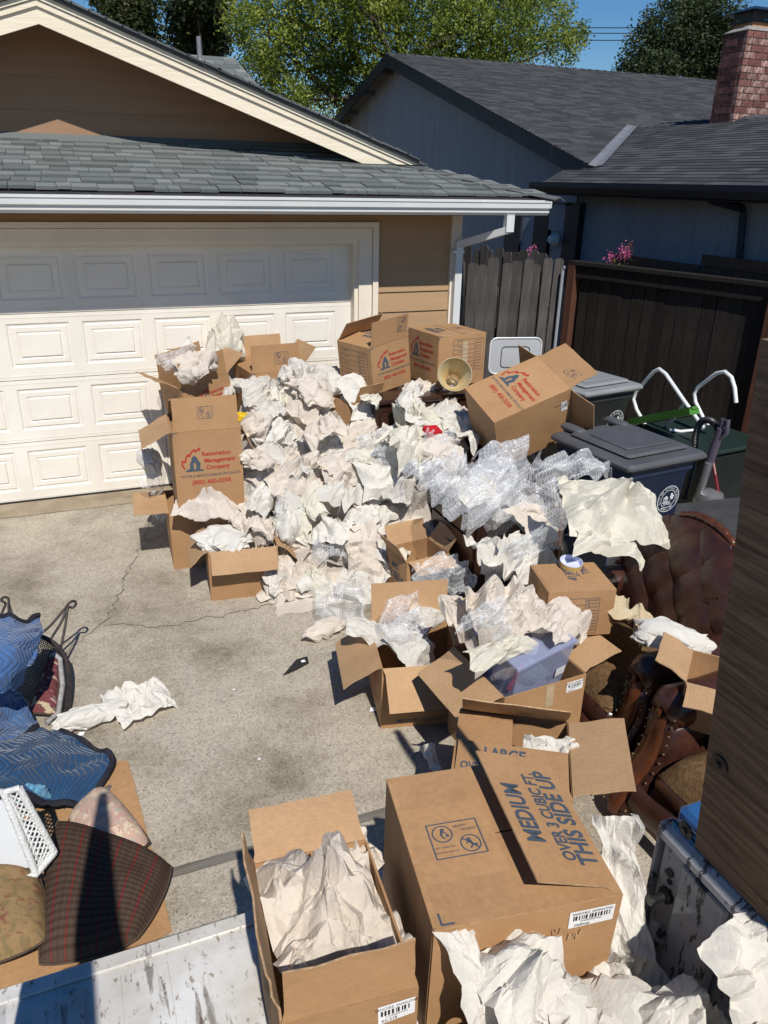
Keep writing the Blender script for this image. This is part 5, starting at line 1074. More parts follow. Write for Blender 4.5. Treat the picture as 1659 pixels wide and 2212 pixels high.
for j in range(3):
    for i in range(2):
        d_ = bevelbox(MB(), (-.297, -.64 + .65 * i, .08 + .205 * j), (-.282, -.01 + .65 * i, .27 + .205 * j), .005).build('drawer', MAT['mahog'], dr)
        MB().tube([(-.299, -.40 + .65 * i, .19 + .205 * j), (-.325, -.38 + .65 * i, .175 + .205 * j), (-.325, -.27 + .65 * i, .175 + .205 * j), (-.299, -.25 + .65 * i, .19 + .205 * j)], .007, 6).build('handle', MAT['blackmetal'], d_)
p = G(1222, 1020, 1.0); tag(MB().lathe([(.028, 0), (.03, .3), (.022, .34), (.03, .38), (.024, .8), (.02, 1.0)], 12, (p[0], p[1], 0)).build('turned_post', MAT['carved'], None, 50), 'slim reddish wooden post standing up between bubble wrap and cream paper', 'wooden post')
# ---------------- leather armchair
ch = thing('leather_armchair', 'tufted dark leather armchair behind the tote box, paper lying on its arm', 'armchair', (-.30, -4.24, 0), (0, 0, R_(-90)), 'matching leather armchairs'); ch.scale = (.9, .93, .93)
bevelbox(MB(), (-.34, -.02, .16), (.34, .66, .34), .03).build('seat_base', MAT['leather'], ch, 60)
def cushion_grid(w, d, z0, h, n=14, seed=0):
    u = np.linspace(-1, 1, n); U, V = np.meshgrid(u, u, indexing='ij'); pr_ = ((1 - np.abs(U) ** 5) * (1 - np.abs(V) ** 5)).clip(0) ** .4
    Z = z0 + h * pr_ + .01 * vnoise(np.stack([U, V], -1) * 3 + 5, seed); sh = 1 - .03 * (1 - pr_); return np.stack([U * w / 2 * sh, V * d / 2 * sh, Z], -1)
P = cushion_grid(.66, .62, .33, .14); V_, F_ = thick(P + np.array([0, .3, 0]), .06); link('seat_cushion', mesh('seat_cushion', V_, F_, MAT['chenille'], 60), ch)
n = 81; u = np.linspace(-1, 1, n); U, Vv = np.meshgrid(u, u, indexing='ij'); top = 1.10 - .20 * np.abs(U) ** 2.2
W = .40; Xb = U * W * (1 + .06 * Vv); Zb = .40 + (Vv + 1) / 2 * (top - .40); Yb = .60 + (Vv + 1) * .09 + .07 * U ** 2 * 0 - .05 * U ** 2
btn = [(i * .25 + (.125 if j % 2 else 0), .50 + .15 * j) for j in range(5) for i in range(-2, 3)]
D = np.zeros_like(Xb)
for bx_, bz in btn:
    rr = np.hypot(Xb - bx_, Zb - bz); D += .045 * np.exp(-(rr / .026) ** 2) + .03 * np.exp(-(rr / .085) ** 2)
for i, (ax, az) in enumerate(btn):
    for bx_, bz in btn[i + 1:]:
        if abs(abs(bx_ - ax) - .125) < .01 and abs(abs(bz - az) - .15) < .01:
            t = np.clip(((Xb - ax) * (bx_ - ax) + (Zb - az) * (bz - az)) / ((bx_ - ax) ** 2 + (bz - az) ** 2), 0, 1); rr = np.hypot(Xb - ax - t * (bx_ - ax), Zb - az - t * (bz - az)); D = np.maximum(D, .02 * np.exp(-(rr / .012) ** 2) + .012 * np.exp(-(rr / .045) ** 2))
Yb = Yb - .05 * ((1 - U ** 4) * (1 - Vv ** 4)) + D
V_, F_ = thick(np.stack([Xb, Yb, Zb], -1), -.10); back = link('backrest', mesh('backrest', V_, F_, MAT['leather'], 60), ch)
for bx_, bz in btn:
    if abs(bx_) < .34 and bz < 1.0: MB().lathe([(.0, .012), (.009, .010), (.013, .004), (.013, 0)], 10).build('button', MAT['leather'], back, 60).matrix_basis = Matrix.Translation((bx_, .60 + (bz - .4) / .66 * .18 - .05 * (bx_ / W) ** 2 + .012, bz)) @ Matrix.Rotation(R90, 4, 'X')
cr = [( -.49, .55, .58), (-.48, .60, .72), (-.45, .66, .84)] + [(q * .42, .765 - .05 * q * q, 1.125 - .20 * abs(q) ** 2.2) for q in np.linspace(-1, 1, 15)] + [(.45, .66, .84), (.48, .60, .72), (.49, .55, .58)]
MB().tube(cr, [.02, .026, .03] + [.03 + .016 * (1 - abs(q)) for q in np.linspace(-1, 1, 15)] + [.03, .026, .02], 10).build('crest_rail', MAT['carved'], ch, 60)
MB().tube([(q * .36, .755, 1.17 - .20 * abs(q) ** 2.2 + .012 * abs(math.sin(q * 22))) for q in np.linspace(-.55, .55, 30)], .022, 8).build('crest_carving', MAT['carved'], ch, 60)
nl = MB()
for q in np.linspace(-.95, .95, 30): nl.lathe([(.008, 0), (.006, .004), (0, .006)], 6, (q * .385, .735 - .05 * q * q, 1.085 - .20 * abs(q) ** 2.2))
for s in (-1, 1):
    ax = s * .43
    arm = MB().tube([(ax, .06, .60), (ax, .10, .615), (ax, .3, .61), (ax, .52, .63), (ax, .66, .66)], [.07, .105, .105, .10, .09], 16).build('armrest', MAT['leather'], ch, 70)
    pth = [(.085, .60), (.07, .53), (.065, .45), (.045, .37), (.0, .29), (-.06, .21), (-.105, .14), (-.115, .08)]
    pp = np.array(spline([[(0, a, b)] * 2 for a, b in pth], 24, 2))[:, 0]
    P = np.array([[(ax + x, q[1] + (.0 if abs(x) > .05 else -.012), q[2]) for x in (-.085, -.04, 0, .04, .085)] for q in pp]); V_, F_ = thick(P, .08); link('arm_front', mesh('arm_front', V_, F_, MAT['leather'], 60), ch)
    for x in (0,):
        Pt = np.array([[(ax + x + e_ * (.036 + .014 * math.sin(i_ / 23 * math.pi)), q[1] - .02 - (.014 if abs(e_) < .9 else 0), q[2] - .004 * (abs(e_) < .9)) for e_ in (-1, -.62, -.2, .2, .62, 1)] for i_, q in enumerate(pp)]); V_, F_ = thick(Pt, .035); link('arm_trim', mesh('arm_trim', V_, F_, MAT['carved'], 50), ch)
        sc = [(ax + x * 1.02 - .0, .075 + .05 * (1 - t / 10) * math.cos(t), .60 + .05 * (1 - t / 10) * math.sin(t)) for t in np.linspace(2.5, 9, 22)]
        MB().tube(sc, .014, 6).build('scroll', MAT['carved'], ch, 60)
        for e_ in (-.075, .075):
            for q in pp[::2]: nl.lathe([(.008, 0), (.006, .004), (0, .007)], 6, (ax + e_, q[1] - .016, q[2]))
    bevelbox(MB(), (ax - .09, .05, .14), (ax + .09, .66, .56), .02).build('arm_panel', MAT['leather'], ch, 60)
    MB().lathe([(.02, 0), (.032, .015), (.022, .035), (.045, .06), (.05, .085), (.035, .10), (.045, .12)], 14, (ax, -.06, 0)).build('leg', MAT['carved'], ch, 60)
    MB().lathe([(.025, 0), (.03, .14)], 10, (ax, .6, 0)).build('leg', MAT['carved'], ch, 60)
P = np.array([[(x, -.05 - .03 * math.cos(t), .20 + .06 * math.sin(t) + .02 * math.cos(x * 10)) for t in np.linspace(-1.4, 1.5, 8)] for x in np.linspace(-.36, .36, 14)]); V_, F_ = thick(P, -.03); link('front_rail', mesh('front_rail', V_, F_, MAT['leather'], 60), ch)
MB().tube([(x, -.07, .13 + .02 * math.cos(x * 10)) for x in np.linspace(-.37, .37, 14)], .022, 8).build('apron_moulding', MAT['carved'], ch, 60)
tag(nl.build('nailheads', MAT['brass'], ch), kind='stuff')
c2h = copy_tree(ch); c2h.location = (-.36, -5.25, 0); tag(c2h, 'second leather armchair, nearest the truck, with a chenille seat in shadow')
MAT['pipe'] = M('brown_piping', (.09, .06, .04), (.06, .04, .03), 30, .9)
def cushion(label, corners, h, mat, name='cushion', z=.02, seam=True, n=20, rnd=.0, uvs=1.0, puff=.45, cat='cushion'):
    c = [np.array(q, float) for q in corners]; u = np.linspace(0, 1, n); U, V = np.meshgrid(u, u, indexing='ij')
    Pb = ((1 - U) * (1 - V))[..., None] * c[0] + (U * (1 - V))[..., None] * c[1] + (U * V)[..., None] * c[2] + ((1 - U) * V)[..., None] * c[3]
    a, b = 2 * U - 1, 2 * V - 1; pr_ = ((1 - np.abs(a) ** 3.2) * (1 - np.abs(b) ** 3.2)).clip(0) ** puff
    ctr = sum(c) / 4; pinch = 1 - rnd * (1 - np.abs(a)) * 0 - rnd * (a ** 2) * (b ** 2); Pb = ctr + (Pb - ctr) * pinch[..., None]
    wob = .35 * (vnoise(np.stack([U * 4, V * 4], -1) + 3, 9) - .5)
    topP = Pb + np.array([0, 0, 1]) * (h * .35 + h * .65 * pr_ * (1 + wob))[..., None]; botP = Pb + np.array([0, 0, 1]) * (h * .35 - h * .35 * pr_)[..., None]
    w, l = np.linalg.norm(c[1] - c[0]), np.linalg.norm(c[3] - c[0]); uv = np.stack([U * w, V * l], -1).reshape(-1, 2) * uvs
    t = thing(name, label, cat, c[0] * 0 + ctr * np.array([1, 1, 0])); off = ctr * np.array([1, 1, 0])
    VV = np.concatenate([topP.reshape(-1, 3), botP.reshape(-1, 3)]) - off; N = n * n; FF = grid_faces(n, n) + [tuple(N + k for k in reversed(f)) for f in grid_faces(n, n)]
    nrm = np.cross(c[1] - c[0], c[3] - c[0])[2]
    if nrm < 0: FF = [tuple(reversed(f)) for f in FF]
    link('cover', mesh('cover', VV, FF, mat, 180, np.concatenate([uv, uv])), t)
    ring = [(i, 0) for i in range(n)] + [(n - 1, j) for j in range(1, n)] + [(i, n - 1) for i in range(n - 2, -1, -1)] + [(0, j) for j in range(n - 2, 0, -1)]
    if seam: MB().tube([topP[i, j] - off for i, j in ring], .005, 6, closed=True).build('piping', MAT['pipe'], t)
    return t
MB_ = bevelbox(MB(), (-.5, -.3, 0), (.5, .3, .58), .02); p = G(1545, 1170, .5)
sc_ = thing('dark_storage_trunk', 'low dark grey trunk behind the leather chair back', 'trunk', (p[0] + .55, p[1] + .3, 0), (0, 0, -.1)); sc_.scale = (1, 1, .8); MB_.build('body', M('dark_grey_fabric', (.05, .05, .052), (.035, .035, .037), 8, .8), sc_); bevelbox(MB(), (-.51, -.31, .582), (.51, .31, .61), .01).build('lid', M('dark_grey_top', (.06, .06, .062), (.045, .045, .047), 8, .7), sc_)

# ================================================================ wheeled bins
MAT['binblue'] = M('navy_bin_plastic', (.012, .022, .055), (.016, .028, .065), 6, .5, .15, 120, .4)
MAT['bingrey'] = M('charcoal_bin_plastic', (.028, .029, .032), (.038, .039, .042), 6, .5, .15, 120, .4)
MAT['binlid'] = M('dark_grey_lid', (.07, .073, .08), (.095, .098, .105), 3, .5, .15, 100, .4)
MAT['binlid2'] = M('faded_grey_lid', (.20, .21, .22), (.26, .27, .28), 3, .55, .15, 100, .4)
MAT['seal'] = M('white_print', (.72, .74, .76), (.65, .67, .69), 20, .6)
def seal(fr, par, a, b, R):
    I = Ink(); I.ring(fr, (a, b), R, R * .05, 40, .003); I.ring(fr, (a, b), R * .68, R * .04, 36, .003)
    for s, r0, st, sgn in (('CITY OF CITRUS HEIGHTS', .84, 200, -1), ('JANUARY 1, 1997', .84, 232, 1)):
        n = len(s); span = 220 if sgn < 0 else 76
        for i, c_ in enumerate(s):
            if c_ == ' ': continue
            an = R_(90 + span / 2 - span * i / (n - 1)) if sgn < 0 else R_(270 - span / 2 + span * i / (n - 1))
            I.text(fr, c_, R * .2, a + R * r0 * math.cos(an), b + R * r0 * math.sin(an), rot=an - R90 if sgn < 0 else an + R90, bold=.01, off=.003)
    k = R * .6; X = lambda x, y: (a + x * k, b + y * k)
    I.poly(fr, [X(-.75, .15), X(-.05, .15), X(-.4, .45)], .003); I.line(fr, X(-.8, .1), X(.0, .1), k * .08, .003); I.line(fr, X(-.85, -.45), X(.35, -.45), k * .1, .003)
    for q in (-.68, -.48, -.28, -.08): I.line(fr, X(q, -.4), X(q, .08), k * .09, .003)
    for x, y in ((.45, .55), (.7, .3), (.4, .25), (.62, .02)): I.ring(fr, X(x, y), k * .08, k * .16, 10, .003)
    for q in (-.6, -.75): I.line(fr, X(-.6, q), X(.6, q), k * .06, .003)
    I.line(fr, X(.3, -.4), X(.55, .5), k * .05, .003)
    I.build('city_seal', MAT['seal'], par)
def bin_(label, pos, yaw, body, lidm, w=.64, d=.72, h=1.0):
    t = thing('wheeled_bin', label, 'bin', pos, (0, 0, yaw), 'wheeled rubbish bins'); b = MB(); v = []
    for z, s, sd in ((.06, .78, .72), (.12, .8, .76), (h - .12, .95, .94), (h - .09, 1.0, 1.0), (h - .03, 1.0, 1.0)):
        x, y, c = w / 2 * s, d / 2 * sd, .05; v += [(-x + c, -y, z), (x - c, -y, z), (x, -y + c, z), (x, y - c, z), (x - c, y, z), (-x + c, y, z), (-x, y - c, z), (-x, -y + c, z)]
    f = [tuple(range(7, -1, -1)), tuple(range(32, 40))] + [(q * 8 + k, q * 8 + (k + 1) % 8, q * 8 + 8 + (k + 1) % 8, q * 8 + 8 + k) for q in range(4) for k in range(8)]
    bo = b.add(v, f).build('body', body, t, 35)
    L = MB(); bevelbox(L, (-w / 2 - .03, -d / 2 - .05, h - .03), (w / 2 + .03, d / 2 + .02, h + .025), .02); ld = L.build('lid', lidm, t, 35)
    bevelbox(MB(), (-w / 2 + .05, -d / 2 + .05, h + .024), (w / 2 - .05, d / 2 - .1, h + .055), .015).build('lid_dome', lidm, ld, 35)
    bevelbox(MB(), (-w / 2 + .12, -d / 2 + .14, h + .054), (w / 2 - .12, d / 2 - .22, h + .066), .006).build('lid_panel', lidm, ld, 35)
    for s in (-1, 1): bevelbox(MB(), (s * .2 - .04, d / 2 - .16, h + .03), (s * .2 + .04, d / 2 + .05, h + .075), .015).build('hinge', lidm, ld, 35)
    MB().tube([(-w / 2 + .05, d / 2 + .06, h - .04), (w / 2 - .05, d / 2 + .06, h - .04)], .018, 8).build('handle_bar', lidm, t, 60)
    for s in (-1, 1): MB().lathe([(.02, -.03), (.13, -.03), (.14, 0), (.13, .03), (.02, .03)], 18).build('wheel', MAT['black'], t, 40).matrix_basis = Matrix.Translation((s * (w / 2 - .03), d / 2 - .1, .14)) @ Matrix.Rotation(R90, 4, 'Y')
    nn = Vector((0, -1, -.105)).normalized(); uu = Vector((1, 0, 0)); vv = nn.cross(uu) * -1
    z = h - .32; yy = -(d / 2) * (.76 + (.94 - .76) * (z - .12) / (h - .24)); seal(Frame((0, yy - .002, z), (1, 0, 0), Vector((0, -.07, 1)).normalized(), nn), bo, .13, .02, .095)
    return t
bin_('navy blue wheeled bin with white city seal behind the cream paper', (.98, -2.86, 0), R_(6), MAT['binblue'], MAT['binlid'])
bin_('charcoal wheeled bin with pale grey lid behind the tilted large box', (1.80, -1.20, 0), R_(9), MAT['bingrey'], MAT['binlid2'])

# ================================================================ small things round the heap
MAT['whitetube'] = M('white_enamel_tube', (.75, .77, .77), (.68, .7, .7), 6, .35, 0, 20, .5)
MAT['greyplastic'] = M('pale_grey_plastic', (.44, .45, .46), (.40, .41, .42), 5, .5, .05, 60, .4)
MAT['pink'] = M('red_pink_plastic', (.55, .10, .13), (.5, .09, .12), 8, .5)
hp = G(1110, 800, .98)
hoop = thing('basketball_hoop', 'toy basketball hoop with grey backboard and pink rim behind the tilted box', 'basketball hoop', (hp[0], hp[1], 0), (0, 0, -.25))
rr_ = .06; W2, H2 = .25, .34
ol = [(sx * (W2 - rr_) + rr_ * math.cos(a), sz * (H2 / 2 - rr_) + rr_ * math.sin(a)) for sx, sz, a0 in ((1, 1, 0), (-1, 1, 90), (-1, -1, 180), (1, -1, 270)) for a in (R_(a0), R_(a0 + 30), R_(a0 + 60), R_(a0 + 90))]
bb = MB().prism(ol, 1, 0, .02).build('backboard', MAT['greyplastic'], hoop); bb.location = (0, 0, 1.12)
ed = MB().tube([(x, -.002, z) for x, z in ol], .008, 6, closed=True).build('edge_rim', MAT['gutter'], bb)
MB().tube([(x * .55, -.003, z * .58 - .01) for x, z in ol], .004, 6, closed=True).build('target_square', MAT['bingrey'], bb)
MB().tube([(.13 * math.cos(a), -.15 + .13 * math.sin(a), .98) for a in np.linspace(0, 2 * pi, 24)[:-1]], .012, 8, closed=True).build('rim', MAT['pink'], hoop, 60); bevelbox(MB(), (-.08, -.03, .95), (.08, -.003, 1.0), .008).build('bracket', MAT['pink'], hoop)
nt_ = MB()
for k in range(12):
    a, a2 = 2 * pi * k / 12, 2 * pi * (k + .5) / 12
    for s in (-1, 1): nt_.tube([(.13 * math.cos(a), -.15 + .13 * math.sin(a), .98), (.11 * math.cos(a + s * .26), -.15 + .11 * math.sin(a + s * .26), .90), (.09 * math.cos(a), -.15 + .09 * math.sin(a), .82)], .003, 4)
nt_.build('net', MAT['whitetube'], hoop); MB().tube([(0, .04, 0), (0, .04, 1.2)], .025, 10).build('pole', MAT['bingrey'], hoop); MB().lathe([(.22, 0), (.22, .05), (.1, .1)], 18, (0, .04, 0)).build('base', MAT['bingrey'], hoop, 40)
lp = G(980, 815, 1.235); lm = thing('table_lamp', 'cream lampshade with a yellowed lining, tipped towards the viewer', 'lamp', lp, (R_(62), R_(8), R_(-26)))
MAT['shade'] = M('cream_lampshade', (.72, .62, .40), (.66, .54, .32), 3, .7, .05, 60, .2, transl=.35); MAT['lining'] = M('yellowed_lining', (.78, .70, .46), (.70, .52, .24), 5, .6, transl=.3)
MB().lathe([(.055, -.10), (.062, -.09), (.128, .085), (.13, .09)], 36, cap=False).build('shade', MAT['shade'], lm, 60); MB().lathe([(.053, -.098), (.060, -.09), (.126, .084)], 36, cap=False).build('lining', MAT['lining'], lm, 60)
MB().tube([(.13 * math.cos(a), .13 * math.sin(a), .09) for a in np.linspace(0, 2 * pi, 40)[:-1]], .004, 6, closed=True).build('rim', MAT['shade'], lm, 60); sp = MB().tube([(.055 * math.cos(a), .055 * math.sin(a), -.10) for a in np.linspace(0, 2 * pi, 24)[:-1]], .003, 5, closed=True)
for k in range(3): sp.tube([(0, 0, -.085), (.055 * math.cos(2.1 * k), .055 * math.sin(2.1 * k), -.1)], .003, 5)
sp.build('spider', MAT['brass'], lm); MB().lathe([(.05, -.5), (.06, -.45), (.03, -.3), (.06, -.2), (.015, -.12)], 16).build('lamp_base', MAT['shade'], lm, 60)
# white tubular frame and green board
wf = thing('folding_frame', 'white tubular metal folding frame leaning near the dark fence', 'metal frame', (2.3, -1.9, 0))
off = np.array([2.3, -1.9, 0])
def tubes(lst, X, r, name, par, mat, off, sm=12):
    for pts in lst:
        W_ = np.array([GX(x, y, X + dx) for x, y, dx in pts]) - off
        MB().tube(W_, r, 10).build(name, mat, par, 60)
tubes([[(1398, 925, 0), (1375, 885, 0), (1368, 862, 0), (1374, 845, 0), (1412, 803, 0), (1424, 797, 0), (1438, 808, 0), (1475, 862, 0), (1520, 925, 0)]], 2.3, .017, 'tube', wf, MAT['whitetube'], off)
tubes([[(1520, 905, .25), (1502, 868, .25), (1500, 850, .25), (1508, 836, .25), (1548, 806, .25), (1566, 803, .25), (1580, 815, .25), (1587, 838, .25), (1590, 870, .25)]], 2.3, .017, 'tube', wf, MAT['whitetube'], off)
tubes([[(1447, 928, 0), (1470, 932, .1), (1510, 928, .25), (1530, 915, .25)], [(1480, 868, 0), (1455, 905, .05), (1430, 925, .1)]], 2.3, .014, 'cross_tube', wf, MAT['whitetube'], off)
gs = thing('storage_box', 'dark green plastic storage box under the white tubular frame', 'storage box', (2.55, -1.95, 0), (0, 0, .1)); bevelbox(MB(), (-.35, -.4, 0), (.35, .4, .62), .03).build('body', M('dark_green_plastic', (.008, .012, .012), (.012, .016, .016), 6, .5), gs); bevelbox(MB(), (-.38, -.43, .622), (.38, .43, .66), .015).build('lid', M('dark_green_lid', (.012, .026, .022), (.016, .03, .026), 6, .5), gs)
gl = [GX(1365, 912, 2.2), GX(1500, 888, 2.2)]; tag(MB().bar(gl[0], gl[1], .1, .05).bar(gl[0] + np.array([0, 0, .03]), gl[1] + np.array([0, 0, .03]), .06, .02).build('green_board', M('green_plastic', (.07, .22, .035), (.06, .19, .03), 5, .4)), 'bright green plastic board lying through the white tubular frame', 'board')
# vacuum cleaner
MAT['purple'] = M('grey_purple_plastic', (.10, .085, .12), (.085, .07, .1), 8, .35, 0, 20, .5); MAT['silver'] = M('silver_plastic', (.35, .35, .36), (.28, .28, .29), 10, .3, 0, 20, .5, .6)
vo = np.array([2.05, -2.65, 0]); vc = thing('vacuum_cleaner', 'upright vacuum cleaner with ribbed black hose beside the wooden truck board', 'vacuum cleaner', vo)
V3 = lambda x, y, dx=0: GX(x, y, 2.05 + dx) - vo
MB().tube([V3(1558, 925), V3(1545, 960), V3(1522, 1030), V3(1503, 1090)], [.03, .035, .03, .04], 10).build('wand', MAT['purple'], vc, 60); MB().tube([V3(1530, 1000, -.03), V3(1505, 1085, -.03)], .025, 10).build('wand_tube', MAT['silver'], vc, 60)
MB().tube([V3(1556, 930), V3(1562, 905), V3(1573, 908), V3(1570, 935), V3(1552, 950)], .017, 8).build('handle', MAT['purple'], vc, 60)
hs = spline(np.array([[V3(x, y, .02)] * 2 for x, y in ((1552, 935), (1545, 915), (1528, 907), (1512, 915), (1502, 945), (1500, 990), (1490, 1035), (1478, 1075))]), 110, 2)[:, 0]
MB().tube(hs, [.024 + .005 * (i % 2) for i in range(110)], 10).build('hose', MAT['black'], vc, 20)
bz = V3(1520, 1080); zt = float(bz[2])
MB().lathe([(.13, .02), (.14, .06), (.12, .12), (.11, zt - .05), (.12, zt), (.10, zt + .06), (.05, zt + .08)], 18, (float(bz[0]) + .05, float(bz[1]), 0)).build('dust_canister', MAT['silver'], vc, 40)
bevelbox(MB(), (float(bz[0]) - .15, float(bz[1]) - .2, 0), (float(bz[0]) + .2, float(bz[1]) + .15, .1), .03).build('floor_head', MAT['black'], vc)
tp = GX(1545, 1025, 2.15); tag(MB().tube([tp + np.array([-.0, -.1, -.2]), tp, tp + np.array([.03, .12, .16])], .013, 8).build('red_pole', M('red_paint', (.16, .012, .016), (.12, .01, .014), 9, .4)), 'thin dark red pole leaning behind the vacuum cleaner', 'pole')
# tin, bottle, cartons
tn = thing('tin_lid', 'round tin with a white inside lying on the small closed box', 'tin', G(1232, 1222, .85), (R_(8), 0, 0)); MB().lathe([(.001, .004), (.052, .004), (.055, .03), (.058, .03), (.058, 0), (.001, 0)], 32, cap=False).build('tray', M('pale_blue_enamel', (.62, .65, .8), (.55, .58, .74), 10, .3), tn, 40)
MB().lathe([(.0585, .002), (.0595, .015), (.0585, .028)], 32, cap=False).build('patterned_rim', floral('patterned_tin', (.5, .35, .12), [((.1, .3, .06), 3, .5), ((.5, .05, .04), 4, .55)], 20), tn, 60)
bt = thing('bottle', 'bottle neck with gold cap poking out between the splayed box and the tote box', 'bottle', G(1100, 1395, .42), (R_(10), R_(-70), R_(-12))); MB().lathe([(.03, -.16), (.035, -.15), (.035, -.05), (.014, 0), (.014, .03)], 14).build('glass', MAT['black'], bt, 60); MB().lathe([(.018, .025), (.019, .03), (.019, .065), (.016, .068)], 16).build('cap', MAT['brass'], bt, 40)
p = G(935, 928, 1.0); rc = tag(bevelbox(MB(), (-.065, -.045, -.03), (.065, .045, .01), .006).build('red_carton', M('red_carton', (.5, .015, .02), (.42, .012, .018), 8, .4)), 'bright red carton half buried in the paper heap', 'carton'); rc.location = tuple(p); rc.rotation_euler = (.4, .1, .3)
p = G(526, 902, 1.0); yc = tag(bevelbox(MB(), (-.05, -.04, -.03), (.05, .04, .03), .01).build('yellow_case', M('yellow_plastic', (.72, .48, .02), (.66, .42, .02), 8, .4)), 'yellow plastic case beside the right edge of the tall box', 'case'); yc.location = tuple(p); yc.rotation_euler = (.2, .3, .2)
# plastic tote with yarn
def clear(name, col, alpha, rough=.15):
    m, n, l, b = nodes(name); b.inputs['Base Color'].default_value = (*col, 1); b.inputs['Roughness'].default_value = rough; b.inputs['Alpha'].default_value = alpha; b.inputs['Specular IOR Level'].default_value = .6
    t = tex(n, l, 'Noise', 9); bp = n.new('ShaderNodeBump'); bp.inputs['Strength'].default_value = .15; l.new(t.outputs[0], bp.inputs['Height']); l.new(bp.outputs[0], b.inputs['Normal']); return m
MAT['tote'] = clear('clear_blue_tote_plastic', (.42, .47, .68), .38); MAT['bag'] = clear('clear_plastic_film', (.8, .82, .86), .25)
TO = (-.655, -4.27, .43); tt = thing('plastic_tote', 'clear bluish plastic tote of yarn inside the labelled cardboard box', 'tote', TO, (R_(10), R_(-5), R_(12)))
def shell(w0, d0, w1, d1, h, t_):
    m = MB()
    for s in (0, 1):
        i = t_ * s; v = [(-w0/2+i,-d0/2+i,i),(w0/2-i,-d0/2+i,i),(w0/2-i,d0/2-i,i),(-w0/2+i,d0/2-i,i),(-w1/2+i,-d1/2+i,h),(w1/2-i,-d1/2+i,h),(w1/2-i,d1/2-i,h),(-w1/2+i,d1/2-i,h)]
        f = [(0,3,2,1),(0,1,5,4),(1,2,6,5),(2,3,7,6),(3,0,4,7)]; m.add(v, f if s == 0 else [q[::-1] for q in f])
    m.add([(-w1/2,-d1/2,h),(w1/2,-d1/2,h),(w1/2,d1/2,h),(-w1/2,d1/2,h)], []); return m
shell(.32, .26, .36, .30, .27, .003).build('tub', MAT['tote'], tt); MB().tube([(-.18, -.15, .27), (.18, -.15, .27), (.18, .15, .27), (-.18, .15, .27)], .009, 6, closed=True).build('rim', MAT['tote'], tt); bevelbox(MB(), (-.185, -.155, .272), (.185, .155, .287), .005).build('lid', MAT['tote'], tt)
Ink().poly(Frame((.09, -.142, .08), (1, 0, 0), (0, -.05, 1), (0, -1, 0)), [(0, 0), (.06, 0), (.06, .055), (0, .055)], .003).build('paper_slip', MAT['label'], tt)
def yarn(label, loc, R, c):
    t = thing('yarn_ball', label, 'yarn', loc, group='yarn in the tote'); m = MB(); r = random.Random(label); 
    for k in range(46):
        ax = Vector((r.gauss(0, 1), r.gauss(0, 1), r.gauss(0, 1))).normalized(); b1 = ax.orthogonal().normalized(); b2 = ax.cross(b1); m.tube([(b1 * math.cos(a) + b2 * math.sin(a)) * R * r.uniform(.9, 1.02) for a in np.linspace(0, 2 * pi, 14)[:-1]], .004, 4, closed=True)
    m.lathe([(.001, -R * .9), (R * .65, -R * .65), (R * .92, 0), (R * .65, R * .65), (.001, R * .9)], 12); m.build('strands', M('yarn_' + label[:5], c, tuple(q * .6 for q in c), 60, .9), t)
    return t
TOv = Vector(TO)
yarn('pale blue yarn ball in the clear tote', TOv + Vector((.03, -.06, .07)), .058, (.25, .38, .45)); yarn('dark blue yarn ball at the right end of the clear tote', TOv + Vector((.09, .0, .12)), .055, (.03, .03, .16)); yarn('teal yarn ball deep in the clear tote', TOv + Vector((-.02, .05, .1)), .05, (.08, .2, .26))
rk = tag(MB().tube([TOv + Vector((-.11, -.10, .02)), TOv + Vector((-.05, -.08, .09)), TOv + Vector((.0, -.06, .17))], [.014, .012, .008], 8).build('red_strip', M('red_plastic_handle', (.5, .03, .06), (.45, .03, .05), 8, .4)), 'red plastic strip slanting inside the clear tote', 'plastic strip'); 
o = paper('beige paper folded inside the clear tote', 0, 0, 0, .24, .16, 'ridge', 'b', 71, .4, (.8, 0), 40, .05, .06, pos=TOv + Vector((-.05, .0, .12)))
# slate piece, chips on the concrete
sl = [G(612, 1461), G(640, 1428), G(664, 1421), G(667, 1434), G(640, 1449)]; c_ = sum(sl) / 5
sp_ = tag(MB().prism([(q[0], q[1]) for q in sl], 2, .004, .012).build('black_offcut', MAT['black']), 'pointed black offcut lying alone on the concrete', 'offcut'); Ink().poly(Frame(G(655, 1432), (1, 0, 0), (0, 1, 0), (0, 0, 1)), [(-.012, -.012), (.012, -.012), (.012, .012), (-.012, .012)], .0135).build('white_tag', MAT['label'], sp_)
for lab, x, y, s in (('small white chip on the concrete near the blue blanket', 175, 1586, .02), ('tiny pale scrap left of the black offcut', 505, 1490, .008), ('pale blue scrap beside the splayed medium box', 805, 1533, .022), ('thin white splinter on the concrete below the offcut', 560, 1640, .008)):
    p = G(x, y, .006); tag(MB().prism([(-s, -s * .5), (s * .6, -s * .7), (s, s * .4), (-s * .3, s * .8)], 2, 0, .004).build('scrap', MAT['label']), lab, 'scrap').location = tuple(p)

